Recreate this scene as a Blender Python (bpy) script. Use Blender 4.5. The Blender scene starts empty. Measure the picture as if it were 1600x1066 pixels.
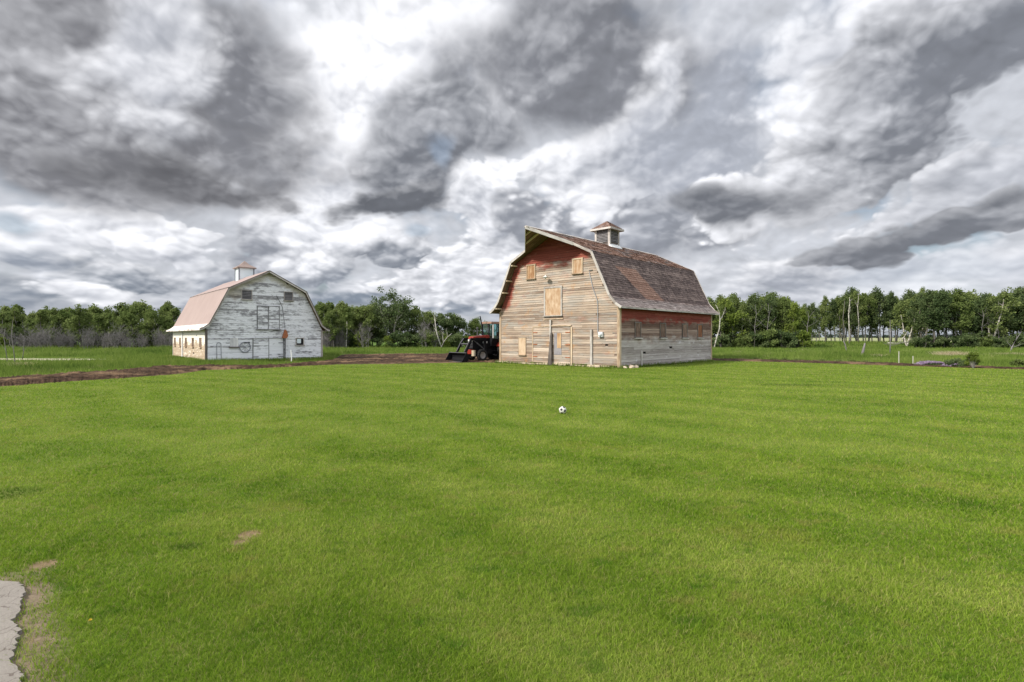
import bpy, bmesh, math, random
import numpy as np
from mathutils import Vector, Matrix, noise as mnoise
R = math.radians
sc = bpy.context.scene
col = sc.collection

# ------------------------------------------------------------------ camera, exposure
EYE = 2.1
cam_d = bpy.data.cameras.new('camera')
cam_d.sensor_width = 36.0
cam_d.lens = 18.9
cam_d.shift_y = -0.00375
cam_d.clip_start = 0.1
cam_d.clip_end = 12000
cam = bpy.data.objects.new('camera', cam_d)
col.objects.link(cam)
cam.location = (0, 0, EYE)
cam.rotation_euler = (R(90), 0, 0)
sc.camera = cam
sc.view_settings.view_transform = 'Standard'
sc.view_settings.look = 'None'
sc.view_settings.gamma = 1.0
sc.view_settings.exposure = 0.75
sc.cycles.max_bounces = 6
sc.cycles.transparent_max_bounces = 8
try:
    sc.cycles.use_denoising = True
except Exception:
    pass

# ------------------------------------------------------------------ sun
SUN_EL, SUN_AZ = 38.0, 239.5
sun_d = bpy.data.lights.new('sun', 'SUN')
sun_d.energy = 2.9
sun_d.angle = R(9)
sun_d.color = (1.0, 0.93, 0.82)
sun = bpy.data.objects.new('sun', sun_d)
col.objects.link(sun)
sdir = Vector((math.sin(R(SUN_AZ)) * math.cos(R(SUN_EL)), math.cos(R(SUN_AZ)) * math.cos(R(SUN_EL)), math.sin(R(SUN_EL))))
sun.rotation_euler = sdir.to_track_quat('Z', 'Y').to_euler()
sun.location = (-20, -15, 40)


# ------------------------------------------------------------------ node helpers
class NT:
    """tiny expression builder for shader node trees"""
    def __init__(self, tree):
        self.t = tree

    def node(self, typ, **kw):
        n = self.t.nodes.new(typ)
        for k, v in kw.items():
            setattr(n, k, v)
        return n

    def put(self, sock, v):
        if isinstance(v, V):
            v = v.s
        if isinstance(v, bpy.types.NodeSocket):
            self.t.links.new(v, sock)
        else:
            if sock.type == 'RGBA' and not isinstance(v, (int, float)) and len(v) == 3:
                v = (*v, 1.0)
            elif sock.type == 'RGBA' and isinstance(v, (int, float)):
                v = (v, v, v, 1.0)
            sock.default_value = v

    def m(self, op, a, b=0.0, c=0.0, clamp=False):
        n = self.node('ShaderNodeMath', operation=op, use_clamp=clamp)
        self.put(n.inputs[0], a)
        self.put(n.inputs[1], b)
        self.put(n.inputs[2], c)
        return V(self, n.outputs[0])

    def noise(self, vec, scale, detail=4.0, rough=0.5, dist=0.0, out=0, lac=2.0):
        n = self.node('ShaderNodeTexNoise')
        if vec is not None:
            self.put(n.inputs['Vector'], vec)
        n.inputs['Scale'].default_value = scale
        n.inputs['Detail'].default_value = detail
        n.inputs['Roughness'].default_value = rough
        n.inputs['Lacunarity'].default_value = lac
        n.inputs['Distortion'].default_value = dist
        return V(self, n.outputs[out])

    def xyz(self, x, y, z):
        n = self.node('ShaderNodeCombineXYZ')
        self.put(n.inputs[0], x)
        self.put(n.inputs[1], y)
        self.put(n.inputs[2], z)
        return V(self, n.outputs[0])

    def sep(self, v):
        n = self.node('ShaderNodeSeparateXYZ')
        self.put(n.inputs[0], v)
        return [V(self, o) for o in n.outputs]

    def step(self, x, a, b, lo=0.0, hi=1.0, smooth=True):
        n = self.node('ShaderNodeMapRange', interpolation_type='SMOOTHSTEP' if smooth else 'LINEAR', clamp=True)
        self.put(n.inputs[0], x)
        for i, q in enumerate((a, b, lo, hi)):
            self.put(n.inputs[i + 1], q)
        return V(self, n.outputs[0])

    def mix(self, f, a, b, blend='MIX'):
        n = self.node('ShaderNodeMix', data_type='RGBA', blend_type=blend)
        self.put(n.inputs[0], f)
        self.put(n.inputs[6], a)
        self.put(n.inputs[7], b)
        return V(self, n.outputs[2])

    def ramp(self, f, stops):
        n = self.node('ShaderNodeValToRGB')
        cr = n.color_ramp
        while len(cr.elements) < len(stops):
            cr.elements.new(0.5)
        for e, (p, c) in zip(cr.elements, stops):
            e.position = p
            e.color = (*c, 1) if len(c) == 3 else c
        self.put(n.inputs[0], f)
        return V(self, n.outputs[0])

    def voro(self, vec, scale, feature='F1', out=0, rnd=1.0):
        n = self.node('ShaderNodeTexVoronoi', feature=feature)
        self.put(n.inputs['Vector'], vec)
        n.inputs['Scale'].default_value = scale
        n.inputs['Randomness'].default_value = rnd
        return V(self, n.outputs[out])

    def attr(self, name, out=2):
        n = self.node('ShaderNodeAttribute', attribute_name=name)
        return V(self, n.outputs[out])


class V:
    def __init__(self, nt, s):
        self.nt, self.s = nt, s
    def __add__(self, o): return self.nt.m('ADD', self, o)
    __radd__ = __add__
    def __sub__(self, o): return self.nt.m('SUBTRACT', self, o)
    def __rsub__(self, o): return self.nt.m('SUBTRACT', o, self)
    def __mul__(self, o): return self.nt.m('MULTIPLY', self, o)
    __rmul__ = __mul__
    def __truediv__(self, o): return self.nt.m('DIVIDE', self, o)


# ------------------------------------------------------------------ world: blue sky behind heavy broken cumulus
def px_dir(px, py):
    """direction (azimuth, elevation) seen at a point of the photograph"""
    x, z = (px - 800) / 840.0, (527 - py) / 840.0
    return math.atan2(x, 1.0), math.atan2(z, math.hypot(x, 1.0))


def build_world():
    w = bpy.data.worlds.new('World')
    sc.world = w
    w.use_nodes = True
    w.cycles.sampling_method = 'MANUAL'
    w.cycles.sample_map_resolution = 256
    t = w.node_tree
    for n in list(t.nodes):
        t.nodes.remove(n)
    k = NT(t)
    out = k.node('ShaderNodeOutputWorld')
    bg = k.node('ShaderNodeBackground')
    STR = 0.10
    bg.inputs['Strength'].default_value = STR
    sky = k.node('ShaderNodeTexSky', sky_type='NISHITA')
    sky.sun_disc = False
    sky.sun_elevation = R(SUN_EL)
    sky.sun_rotation = R(SUN_AZ)
    sky.air_density = 1.2
    sky.dust_density = 1.5
    tc = k.node('ShaderNodeTexCoord')
    d = k.sep(tc.outputs['Generated'])
    el = k.m('ARCSINE', d[2])
    az = k.m('ARCTAN2', d[0], d[1])
    # cloud texture space: compressed towards the horizon like a cloud deck seen edge on
    elp = k.m('MAXIMUM', el, -0.08)
    ty = k.m('LOGARITHM', elp + 0.28, 2.718) * 1.05

    def off(vx, vz):
        return k.xyz(d[0] * 1.35 + vx, d[1] * 1.35, ty + vz)
    base = off(0, 0)
    ws = k.sep(k.noise(base, 2.4, 3, 0.42, out=1))
    amp = k.m('MULTIPLY_ADD', elp, 0.40, 0.06)
    X = az + (ws[0] - 0.5) * amp * 1.6
    Y = el + (ws[1] - 0.5) * amp * 1.2
    fine = k.noise(base, 11.0, 5, 0.55) - 0.5
    # cauliflower lobes: distance to warped cell centres, and the same field a step towards the light
    pvs = k.sep(k.noise(base, 5.0, 3, 0.55, out=1))

    def lobes(vx, vz):
        vb = k.xyz(d[0] * 1.35 + fine * 0.035 + (pvs[0] - 0.5) * 0.08 + vx, d[1] * 1.35 + (pvs[2] - 0.5) * 0.08, ty + (pvs[1] - 0.5) * 0.08 + vz)
        vv = k.node('ShaderNodeTexVoronoi', feature='F1')
        k.put(vv.inputs['Vector'], vb)
        vv.inputs['Scale'].default_value = 7.5
        vv.inputs['Detail'].default_value = 3.0
        vv.inputs['Roughness'].default_value = 0.55
        return V(k, vv.outputs['Distance'])
    puff = lobes(0, 0)
    relief = lobes(-0.008, 0.020) - puff
    # light comes from high up: difference of the same field slightly towards the light
    n1 = k.noise(base, 3.2, 4, 0.50)
    lit = n1 - k.noise(off(-0.02, 0.06), 3.2, 4, 0.50)
    broad = n1 - 0.5

    blue = k.mix(0.45, V(k, sky.outputs[0]), (4.9, 5.6, 6.6))
    # thin high veil
    c = k.mix(k.step(n1, 0.34, 0.50), blue, (6.6, 6.8, 7.2))
    WHITE, CREAM = (9.3, 9.3, 9.45), (8.3, 8.2, 8.0)

    def cloud(c, px, py, rx, ry, rot, lo, hi, dark, brt, soft=0.28, lift=0.35, opa=1.0, sx=0.0, warm=0.0, det=1.0, gap=0):
        """one cloud: centre and radii in degrees of view, lit top, grey base"""
        a0, e0 = px_dir(px, py)
        q = 1.0 / 840
        rx, ry = rx * q * math.cos(a0), ry * q * math.cos(a0)
        cr, sr = math.cos(R(rot)), math.sin(R(rot))
        dx, dy = X - a0, Y - e0
        u = (dx * cr + dy * sr) / rx
        v = (dy * cr - dx * sr) / ry
        r2 = u * u + v * v
        rad = k.m('SQRT', r2)
        mn = min(rx, ry)
        amp_p = min(0.6, max(0.24, 0.042 / mn))
        rp = rad + (puff - 0.62) * amp_p * 1.25
        sf = soft * 0.5
        mask = k.step(rp, 1.0 + sf, 1.0 - sf, 0.0, opa)
        if gap:
            return k.mix(mask * k.step(puff + broad * 0.8, 0.36, 0.62), c, blue)
        # brighter at the rim and the top, grey towards base and core
        b = rp * rp * 0.45 + v * lift + u * sx + (lit * 2.2 + broad * 0.9) * det + (0.5 - puff) * 0.35 + relief * (0.25 + 0.85 * det) + fine * 0.12
        s = k.step(b, lo - 0.35, hi + 0.05, smooth=False)
        dc = tuple(x * dark * 1.08 for x in (9.25 + warm, 9.75, 10.9 - warm))
        bc = tuple(x * brt for x in WHITE)
        return k.mix(mask, c, k.mix(s, dc, bc))
    C = CLOUDS
    for args in C:
        kw = args[-1] if isinstance(args[-1], dict) else {}
        aa = args[:-1] if isinstance(args[-1], dict) else args
        c = cloud(c, *aa, **kw)
    g = 1.08 + lit * 0.5 + fine * 0.14 + (puff - 0.4) * -0.12 + relief * 0.32
    c = k.mix(1.0, c, k.xyz(g, g, g), 'MULTIPLY')
    # distance haze near the horizon
    c = k.mix(k.step(el, 0.06, 0.0, 0.0, 0.15), c, (6.0, 6.7, 7.8))
    # overhead and behind the camera: unseen broken overcast, brightened to raise the fill light
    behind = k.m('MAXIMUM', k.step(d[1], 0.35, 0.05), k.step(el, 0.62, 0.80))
    oc_fill = k.mix(k.step(k.noise(base, 2.2, 6, 0.55) + lit, 0.40, 0.62), (8.2, 8.6, 9.4), (15.5, 15.7, 16.2))
    c = k.mix(behind, c, oc_fill)
    ground = k.step(el, -0.005, -0.05)
    c = k.mix(ground, c, (1.2, 1.5, 0.7))
    c = k.mix(1.0, c, (0.565, 0.57, 0.585), 'MULTIPLY')
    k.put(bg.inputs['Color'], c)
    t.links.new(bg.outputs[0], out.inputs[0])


# px, py, rx, ry, rot, lo, hi, dark, bright   (back to front)
CLOUDS = [
    # low horizon banks
    (1400, 430, 420, 40, 0, -0.4, 0.8, .62, .92, dict(opa=.85, soft=.5)),
    (1230, 440, 120, 34, 0, -0.2, 0.8, .46, .95, dict(soft=.4, lift=.5)),
    (20, 462, 190, 40, 0, -0.1, 0.9, .28, .66, dict(opa=.95, soft=.4, warm=-.9)),
    (300, 470, 200, 30, 0, -0.1, 0.9, .34, .90, dict(opa=.95, soft=.4, warm=-.7)),
    (520, 470, 160, 34, 0, -0.1, 0.8, .30, .95, dict(opa=.95, soft=.4, warm=-.9)),
    (730, 478, 150, 34, 0, -0.1, 0.9, .30, .95, dict(opa=.95, soft=.4, warm=-.9)),
    (60, 400, 150, 62, 0, -0.25, 0.55, .40, 1.08, dict(soft=.25, lift=.6, warm=-.4)),
    (340, 425, 120, 52, 0, -0.2, 0.6, .36, 1.02, dict(soft=.25, lift=.6, warm=-.4)),
    (200, 425, 125, 44, 0, 0.0, 0.9, .25, 1.0, dict(soft=.2, lift=.6, warm=-.8)),
    (130, 458, 90, 22, 0, -0.5, 0.4, .50, 1.08, dict(soft=.4)),
    (250, 358, 140, 52, -6, -0.45, 0.4, .46, 1.12, dict(soft=.12, lift=.5)),
    (70, 335, 150, 44, 4, -0.5, 0.4, .50, 1.05, dict(soft=.25, lift=.5)),
    (450, 385, 180, 66, 0, -0.1, 0.8, .36, .98, dict(soft=.2, lift=.55)),
    (680, 445, 120, 52, 0, -0.35, 0.5, .38, 1.10, dict(soft=.2, lift=.6)),
    (520, 430, 110, 36, 0, -0.1, 0.8, .30, .98, dict(soft=.2, lift=.6, warm=-.5)),
    (590, 398, 90, 56, 10, 0.1, 1.0, .27, .98, dict(soft=.15, lift=.5, warm=-.4)),
    (775, 420, 130, 95, 0, -0.3, 0.5, .44, 1.12, dict(soft=.12, lift=.5)),
    (770, 310, 85, 80, 0, -0.5, 0.3, .46, 1.15, dict(soft=.10, lift=.5)),
    (835, 350, 70, 46, 20, 0.2, 1.1, .34, .92, dict(soft=.3)),
    # middle
    (1000, 350, 210, 85, 0, 0.1, 1.0, .33, .82, dict(soft=.35)),
    (930, 250, 130, 105, 40, -0.5, 0.3, .46, 1.12, dict(soft=.2)),
    (1010, 290, 50, 36, 30, -0.5, 0.3, .52, 1.10, dict(soft=.15)),
    (1060, 160, 190, 180, 50, 0.2, 1.4, .46, .88, dict(soft=.6)),
    (515, 210, 150, 230, 0, -0.9, 0.1, .55, 1.15, dict(soft=.5)),
    (690, 80, 150, 130, -30, -0.9, 0.1, .58, 1.15, dict(soft=.5)),
    (890, 50, 240, 110, 10, 0.2, 1.7, .25, .90, dict(soft=.6, det=.55, warm=.2)),
    (965, 120, 170, 40, 48, -0.5, 0.6, .60, 1.05, dict(soft=.9, opa=.7)),
    (690, 222, 175, 100, 38, 0.1, 1.6, .23, 1.0, dict(soft=.35, det=.7)),
    (605, 308, 140, 44, 8, 0.2, 1.9, .17, .95, dict(soft=.4)),
    (722, 248, 18, 34, 0, 0, 1, .5, 1, dict(gap=1, soft=.8, opa=.6)),
    (640, 368, 24, 14, 0, 0, 1, .5, 1, dict(gap=1, soft=.8, opa=.6)),
    (15, 340, 40, 26, 0, 0, 1, .5, 1, dict(gap=1, soft=.6, opa=.7)),
    # upper left mass
    (170, 160, 400, 165, 0, 0.0, 1.35, .24, 1.0, dict(soft=.4, det=.55, warm=.45)),
    (290, 262, 200, 48, -6, 0.2, 1.9, .17, .72, dict(soft=.5, det=.4, warm=.45)),
    (365, 110, 80, 165, 18, 0.3, 1.3, .23, .88, dict(soft=.6, det=.5, warm=.3)),
    (250, 90, 90, 110, 0, -0.4, 0.8, .50, .98, dict(soft=.8, opa=.75)),
    # right
    (1480, 50, 330, 110, 10, -0.7, 0.5, .55, 1.15, dict(soft=.6, det=.6)),
    (1320, 330, 75, 30, 10, 0, 1, .5, 1, dict(gap=1, soft=.6, opa=.75)),
    (1410, 185, 385, 128, 24, 0.1, 1.15, .25, 1.25, dict(soft=.14, sx=-.66, lift=.42, det=.38)),
    (1150, 322, 135, 44, -2, 0.3, 1.8, .19, .85, dict(soft=.6, det=.4)),
    (1510, 305, 235, 58, 14, -0.25, 0.9, .42, 1.10, dict(soft=.2, sx=-.3, det=.5)),
    (1440, 378, 235, 33, 4, 0.1, 1.6, .22, .88, dict(soft=.25, det=.6)),
]
build_world()


# ------------------------------------------------------------------ mesh helpers
class MB:
    def __init__(self):
        self.v, self.f, self.uv, self.tone, self.mi = [], [], [], [], []

    def face(self, pts, uv=None, tone=0.5, mi=0):
        i = len(self.v)
        self.v += [tuple(p) for p in pts]
        self.f.append(tuple(range(i, i + len(pts))))
        self.uv += uv if uv else [(p[0], p[2]) for p in pts]
        self.tone.append(tone)
        self.mi.append(mi)

    def hexa(self, p, tone=0.5, uv=None, mi=0):
        """p: 8 corners, bottom four then top four; uv = function of point"""
        for q in ((0, 3, 2, 1), (4, 5, 6, 7), (0, 1, 5, 4), (1, 2, 6, 5), (2, 3, 7, 6), (3, 0, 4, 7)):
            pts = [p[i] for i in q]
            self.face(pts, [uv(x) for x in pts] if uv else None, tone, mi)

    def box(self, c0, c1, tone=0.5, mi=0, uv=None):
        x0, y0, z0 = c0
        x1, y1, z1 = c1
        self.hexa([(x0, y0, z0), (x1, y0, z0), (x1, y1, z0), (x0, y1, z0), (x0, y0, z1), (x1, y0, z1), (x1, y1, z1), (x0, y1, z1)], tone, uv, mi)

    def beam(self, p, q, w, h, up=(0, 0, 1), tone=0.5, mi=0):
        p, q, up = Vector(p), Vector(q), Vector(up)
        d = (q - p).normalized()
        s = d.cross(up).normalized() * w / 2
        t = s.cross(d).normalized() * h / 2
        a = [p - s - t, p + s - t, q + s - t, q - s - t, p - s + t, p + s + t, q + s + t, q - s + t]
        L = (q - p).length
        uvs = {}
        def uv(x):
            r = Vector(x) - p
            return (r.dot(d), r.dot(t.normalized()) + r.dot(s.normalized()))
        self.hexa([tuple(x) for x in a], tone, uv, mi)

    def tube(self, pts, rad, n=8, caps=True, tone=0.5, mi=0):
        pts = [Vector(p) for p in pts]
        if not hasattr(rad, '__len__'):
            rad = [rad] * len(pts)
        rings = []
        for i, p in enumerate(pts):
            d = (pts[min(i + 1, len(pts) - 1)] - pts[max(i - 1, 0)]).normalized()
            up = Vector((0, 0, 1)) if abs(d.z) < 0.9 else Vector((1, 0, 0))
            s = d.cross(up).normalized()
            t = s.cross(d)
            rings.append([p + (s * math.cos(2 * math.pi * k / n) + t * math.sin(2 * math.pi * k / n)) * rad[i] for k in range(n)])
        for i in range(len(rings) - 1):
            for k in range(n):
                j = (k + 1) % n
                self.face([rings[i][k], rings[i][j], rings[i + 1][j], rings[i + 1][k]], tone=tone, mi=mi)
        if caps:
            self.face(rings[0][::-1], tone=tone, mi=mi)
            self.face(rings[-1], tone=tone, mi=mi)

    def lathe(self, c, axis, prof, n=20, tone=0.5, mi=0):
        """prof: (distance along axis, radius)"""
        c, axis = Vector(c), Vector(axis).normalized()
        up = Vector((0, 0, 1)) if abs(axis.z) < 0.9 else Vector((1, 0, 0))
        s = axis.cross(up).normalized()
        t = s.cross(axis)
        rings = [[c + axis * a + (s * math.cos(2 * math.pi * k / n) + t * math.sin(2 * math.pi * k / n)) * max(r, 1e-4) for k in range(n)] for a, r in prof]
        for i in range(len(rings) - 1):
            for k in range(n):
                j = (k + 1) % n
                self.face([rings[i][k], rings[i][j], rings[i + 1][j], rings[i + 1][k]], tone=tone, mi=mi)

    def build(self, name, mats, parent=None, smooth=False):
        me = bpy.data.meshes.new(name)
        me.from_pydata(self.v, [], self.f)
        if not isinstance(mats, (list, tuple)):
            mats = [mats]
        for m_ in mats:
            me.materials.append(m_)
        uvl = me.uv_layers.new(name='UVMap')
        uvl.data.foreach_set('uv', np.array(self.uv, dtype=np.float32).ravel())
        at = me.attributes.new('tone', 'FLOAT', 'FACE')
        at.data.foreach_set('value', np.array(self.tone, dtype=np.float32))
        me.polygons.foreach_set('material_index', np.array(self.mi, dtype=np.int32))
        if smooth:
            bm = bmesh.new()
            bm.from_mesh(me)
            bmesh.ops.remove_doubles(bm, verts=bm.verts, dist=1e-4)
            bm.to_mesh(me)
            bm.free()
            me.shade_smooth()
        me.update()
        o = bpy.data.objects.new(name, me)
        col.objects.link(o)
        o.parent = parent
        return o


def tag(o, label=None, cat=None, group=None, kind=None):
    for k_, v_ in (('label', label), ('category', cat), ('group', group), ('kind', kind)):
        if v_:
            o[k_] = v_
    return o


def empty(name, loc, rz=0.0):
    o = bpy.data.objects.new(name, None)
    o.empty_display_size = 0.3
    col.objects.link(o)
    o.location = loc
    o.rotation_euler = (0, 0, rz)
    return o


def copy_tree(o, parent=None):
    c = o.copy()
    col.objects.link(c)
    c.parent = parent
    for ch in list(o.children):
        copy_tree(ch, c)
    return c


def np_mesh(name, verts, faces, mat, tones=None, parent=None):
    """fast mesh from numpy: faces (n,3) or (n,4)"""
    me = bpy.data.meshes.new(name)
    nv, nf, k_ = len(verts), len(faces), faces.shape[1]
    me.vertices.add(nv)
    me.vertices.foreach_set('co', verts.astype(np.float32).ravel())
    me.loops.add(nf * k_)
    me.loops.foreach_set('vertex_index', faces.astype(np.int32).ravel())
    me.polygons.add(nf)
    me.polygons.foreach_set('loop_start', np.arange(0, nf * k_, k_, dtype=np.int32))
    me.polygons.foreach_set('loop_total', np.full(nf, k_, dtype=np.int32))
    if tones is not None:
        at = me.attributes.new('tone', 'FLOAT', 'FACE')
        at.data.foreach_set('value', tones.astype(np.float32))
    for m_ in (mat if isinstance(mat, (list, tuple)) else [mat]):
        me.materials.append(m_)
    me.update(calc_edges=True)
    me.validate()
    o = bpy.data.objects.new(name, me)
    col.objects.link(o)
    o.parent = parent
    return o


def ground_at(px, py, z=0.0):
    """ground point seen at a point of the photograph (level ground)"""
    y = 840.0 * (EYE - z) / (py - 527.0)
    return Vector(((px - 800) / 840.0 * y, y, z))


# ------------------------------------------------------------------ materials
def mat(name, fn, rough=0.8, spec=0.3, metal=0.0, bump=None):
    m_ = bpy.data.materials.new(name)
    m_.use_nodes = True
    t = m_.node_tree
    k = NT(t)
    b = t.nodes['Principled BSDF']
    b.inputs['Roughness'].default_value = rough
    b.inputs['Specular IOR Level'].default_value = spec
    b.inputs['Metallic'].default_value = metal
    r = fn(k)
    bumpv = None
    if isinstance(r, tuple):
        r, bumpv, bstr, bdist = r
    k.put(b.inputs['Base Color'], r)
    if bumpv is not None:
        bn = k.node('ShaderNodeBump')
        bn.inputs['Strength'].default_value = bstr
        bn.inputs['Distance'].default_value = bdist
        k.put(bn.inputs['Height'], bumpv)
        t.links.new(bn.outputs[0], b.inputs['Normal'])
    return m_


def uvn(k):
    n = k.node('ShaderNodeUVMap')
    n.uv_map = 'UVMap'
    return n.outputs[0]


def grain(k, su, sv, seed=0.0, detail=4, rough=0.6):
    u, v, _ = k.sep(uvn(k))
    return k.noise(k.xyz(u * su + seed, v * sv, k.attr('tone') * 37.0 + seed), 1.0, detail, rough)


def obj_noise(k, scale, detail=4, rough=0.55, out=0):
    tc = k.node('ShaderNodeTexCoord')
    return k.noise(tc.outputs['Object'], scale, detail, rough, out=out)


def siding_red_front(k):
    u, v, _ = k.sep(uvn(k))
    t = k.attr('tone')
    g = grain(k, 0.9, 30.0, 0, 6, 0.75)
    big = k.noise(k.xyz(u * 0.55, v * 0.8, 3.0), 1.0, 4, 0.6)
    f = t * 0.50 + g * 0.62 - 0.10 + (big - 0.5) * 0.35
    c = k.ramp(f, [(0.0, (.07, .045, .035)), (0.25, (.18, .13, .10)), (0.45, (.34, .265, .205)), (0.62, (.48, .39, .315)), (0.85, (.64, .555, .475))])
    # grey weathering low down and on some boards
    gm = k.step(k.noise(k.xyz(u * 0.5, v * 1.4, t * 5.0), 1.0, 3, 0.6), 0.46, 0.66, 0.0, 0.75)
    c = k.mix(gm, c, k.ramp(g, [(0.2, (.16, .145, .13)), (0.7, (.40, .375, .34))]))
    # orange brown water stains
    om = k.step(k.noise(k.xyz(u * 0.9, v * 1.1, 9.0), 1.0, 4, 0.6), 0.58, 0.70, 0.0, 0.55)
    c = k.mix(om, c, (.40, .21, .085))
    # what is left of the red paint: under the hood and along the left rake, and faint patches low
    red = k.ramp(g * 0.7 + t * 0.3, [(0.25, (.12, .022, .016)), (0.6, (.27, .060, .042)), (0.9, (.38, .14, .10))])
    rn = k.noise(k.xyz(u * 0.8, v * 2.0, 5.0), 1.0, 4, 0.6)
    hood = k.step(v + (rn - 0.5) * 1.5 - k.m('ABSOLUTE', u - 5.2) * 0.10, 7.15, 7.6)
    rake = k.step(u + k.step(v, 4.3, 8.0, 0.0, -1.5, smooth=False) + (rn - 0.5) * 1.2, 1.15, 0.75) * k.step(v, 4.0, 4.6)
    c = k.mix(k.m('MAXIMUM', hood, rake) * 0.94, c, red)
    pm = k.step(k.noise(k.xyz(u * 0.7, v * 1.6, 15.0), 1.0, 5, 0.65), 0.55, 0.68, 0.0, 0.38)
    c = k.mix(pm, c, (.36, .18, .14))
    knots = k.voro(k.xyz(u * 2.4, v * 6.0, t * 11.0), 1.0)
    c = k.mix(k.step(knots, 0.13, 0.05, 0.0, 0.8), c, (.06, .035, .025))
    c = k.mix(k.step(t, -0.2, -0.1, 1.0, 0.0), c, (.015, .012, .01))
    return c, g, 0.6, 0.01


def siding_red_side(k):
    u, v, _ = k.sep(uvn(k))
    t = k.attr('tone')
    g = grain(k, 1.2, 26.0, 4.0)
    big = k.noise(k.xyz(u * 0.45, v * 1.0, 7.0), 1.0, 4, 0.6)
    f = t * 0.5 + g * 0.62 - 0.08 + (big - 0.5) * 0.3
    grey = k.ramp(f, [(0.0, (.08, .065, .06)), (0.3, (.24, .21, .195)), (0.5, (.40, .365, .345)), (0.75, (.58, .545, .525)), (0.95, (.68, .65, .63))])
    brown = k.ramp(f, [(0.0, (.05, .03, .025)), (0.35, (.15, .095, .075)), (0.6, (.29, .21, .17)), (0.9, (.42, .34, .28))])
    red = k.ramp(f, [(0.1, (.09, .018, .014)), (0.5, (.24, .050, .038)), (0.9, (.40, .13, .10))])
    n = k.noise(k.xyz(u * 0.9, v * 1.5, 1.0), 1.0, 5, 0.6) - 0.5
    c = k.mix(k.step(v + n * 2.4, 1.5, 2.5), grey, brown)
    c = k.mix(k.step(v + n * 1.8, 3.05, 3.45, 0.0, .92), c, red)
    pm = k.step(k.noise(k.xyz(u * 1.1, v * 2.6, 15.0), 1.0, 5, 0.65), 0.60, 0.68, 0.0, 0.8)
    c = k.mix(pm * k.step(v, 2.2, 1.6), c, (.62, .61, .63))
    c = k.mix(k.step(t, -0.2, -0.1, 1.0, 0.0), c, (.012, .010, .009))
    return c, g, 0.6, 0.01


def siding_white_front(k):
    u, v, _ = k.sep(uvn(k))
    t = k.attr('tone')
    g = grain(k, 1.6, 24.0, 2.0)
    big = k.noise(k.xyz(u * 0.45, v * 0.8, 21.0), 1.0, 4, 0.6)
    peel = k.noise(k.xyz(u * 2.2, v * 7.0, t * 3.0), 1.0, 5, 0.7)
    low = k.step(v, 2.3, 1.4, 0.0, 0.10)
    m_ = k.step(peel + (big - 0.5) * 0.55 + (t - 0.5) * 0.34 + low, 0.36, 0.60)
    wood = k.ramp(g, [(0.2, (.12, .12, .13)), (0.5, (.27, .27, .285)), (0.8, (.38, .375, .38))])
    paint = k.ramp(g, [(0.2, (.68, .70, .74)), (0.8, (.86, .87, .89))])
    c = k.mix(m_, wood, paint)
    # bare brownish boards under the right rake and beside the left vent
    bn = k.noise(k.xyz(u * 1.0, v * 2.2, 31.0), 1.0, 5, 0.65)
    br = k.step(u + v * 0.62 + (bn - 0.5) * 2.2, 11.9, 12.7) * k.step(v, 2.7, 3.6)
    bl = k.step(k.m('ABSOLUTE', u - 2.2) + k.m('ABSOLUTE', v - 5.85) * 1.2 + (bn - 0.5) * 1.2, 1.1, 0.6)
    c = k.mix(k.m('MAXIMUM', br, bl) * 0.7, c, k.ramp(bn, [(0.35, (.09, .07, .055)), (0.6, (.40, .36, .29))]))
    top = k.step(v + (bn - .5) * 1.2 + k.m('ABSOLUTE', u - 4.82) * 0.5, 7.1, 7.5, 0.0, .6)
    c = k.mix(top, c, (.62, .58, .48))
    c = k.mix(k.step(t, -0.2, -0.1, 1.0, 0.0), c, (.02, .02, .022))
    return c, m_, 0.4, 0.006


def siding_white_side(k):
    u, v, _ = k.sep(uvn(k))
    t = k.attr('tone')
    g = grain(k, 1.6, 24.0, 2.0)
    peel = k.noise(k.xyz(u * 1.6, v * 7.0, t * 3.0), 1.0, 5, 0.7)
    big = k.noise(k.xyz(u * 0.5, v * 0.9, 5.0), 1.0, 3, 0.6)
    m_ = k.step(peel + (big - 0.5) * 0.6 + k.step(v, 1.2, 2.2, -0.14, 0.26), 0.42, 0.56)
    wood = k.ramp(g, [(0.2, (.26, .18, .12)), (0.6, (.50, .40, .29)), (0.85, (.60, .50, .38))])
    c = k.mix(m_, wood, (.82, .79, .70))
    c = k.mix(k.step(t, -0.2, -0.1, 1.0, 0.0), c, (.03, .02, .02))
    return c, m_, 0.4, 0.006


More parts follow.
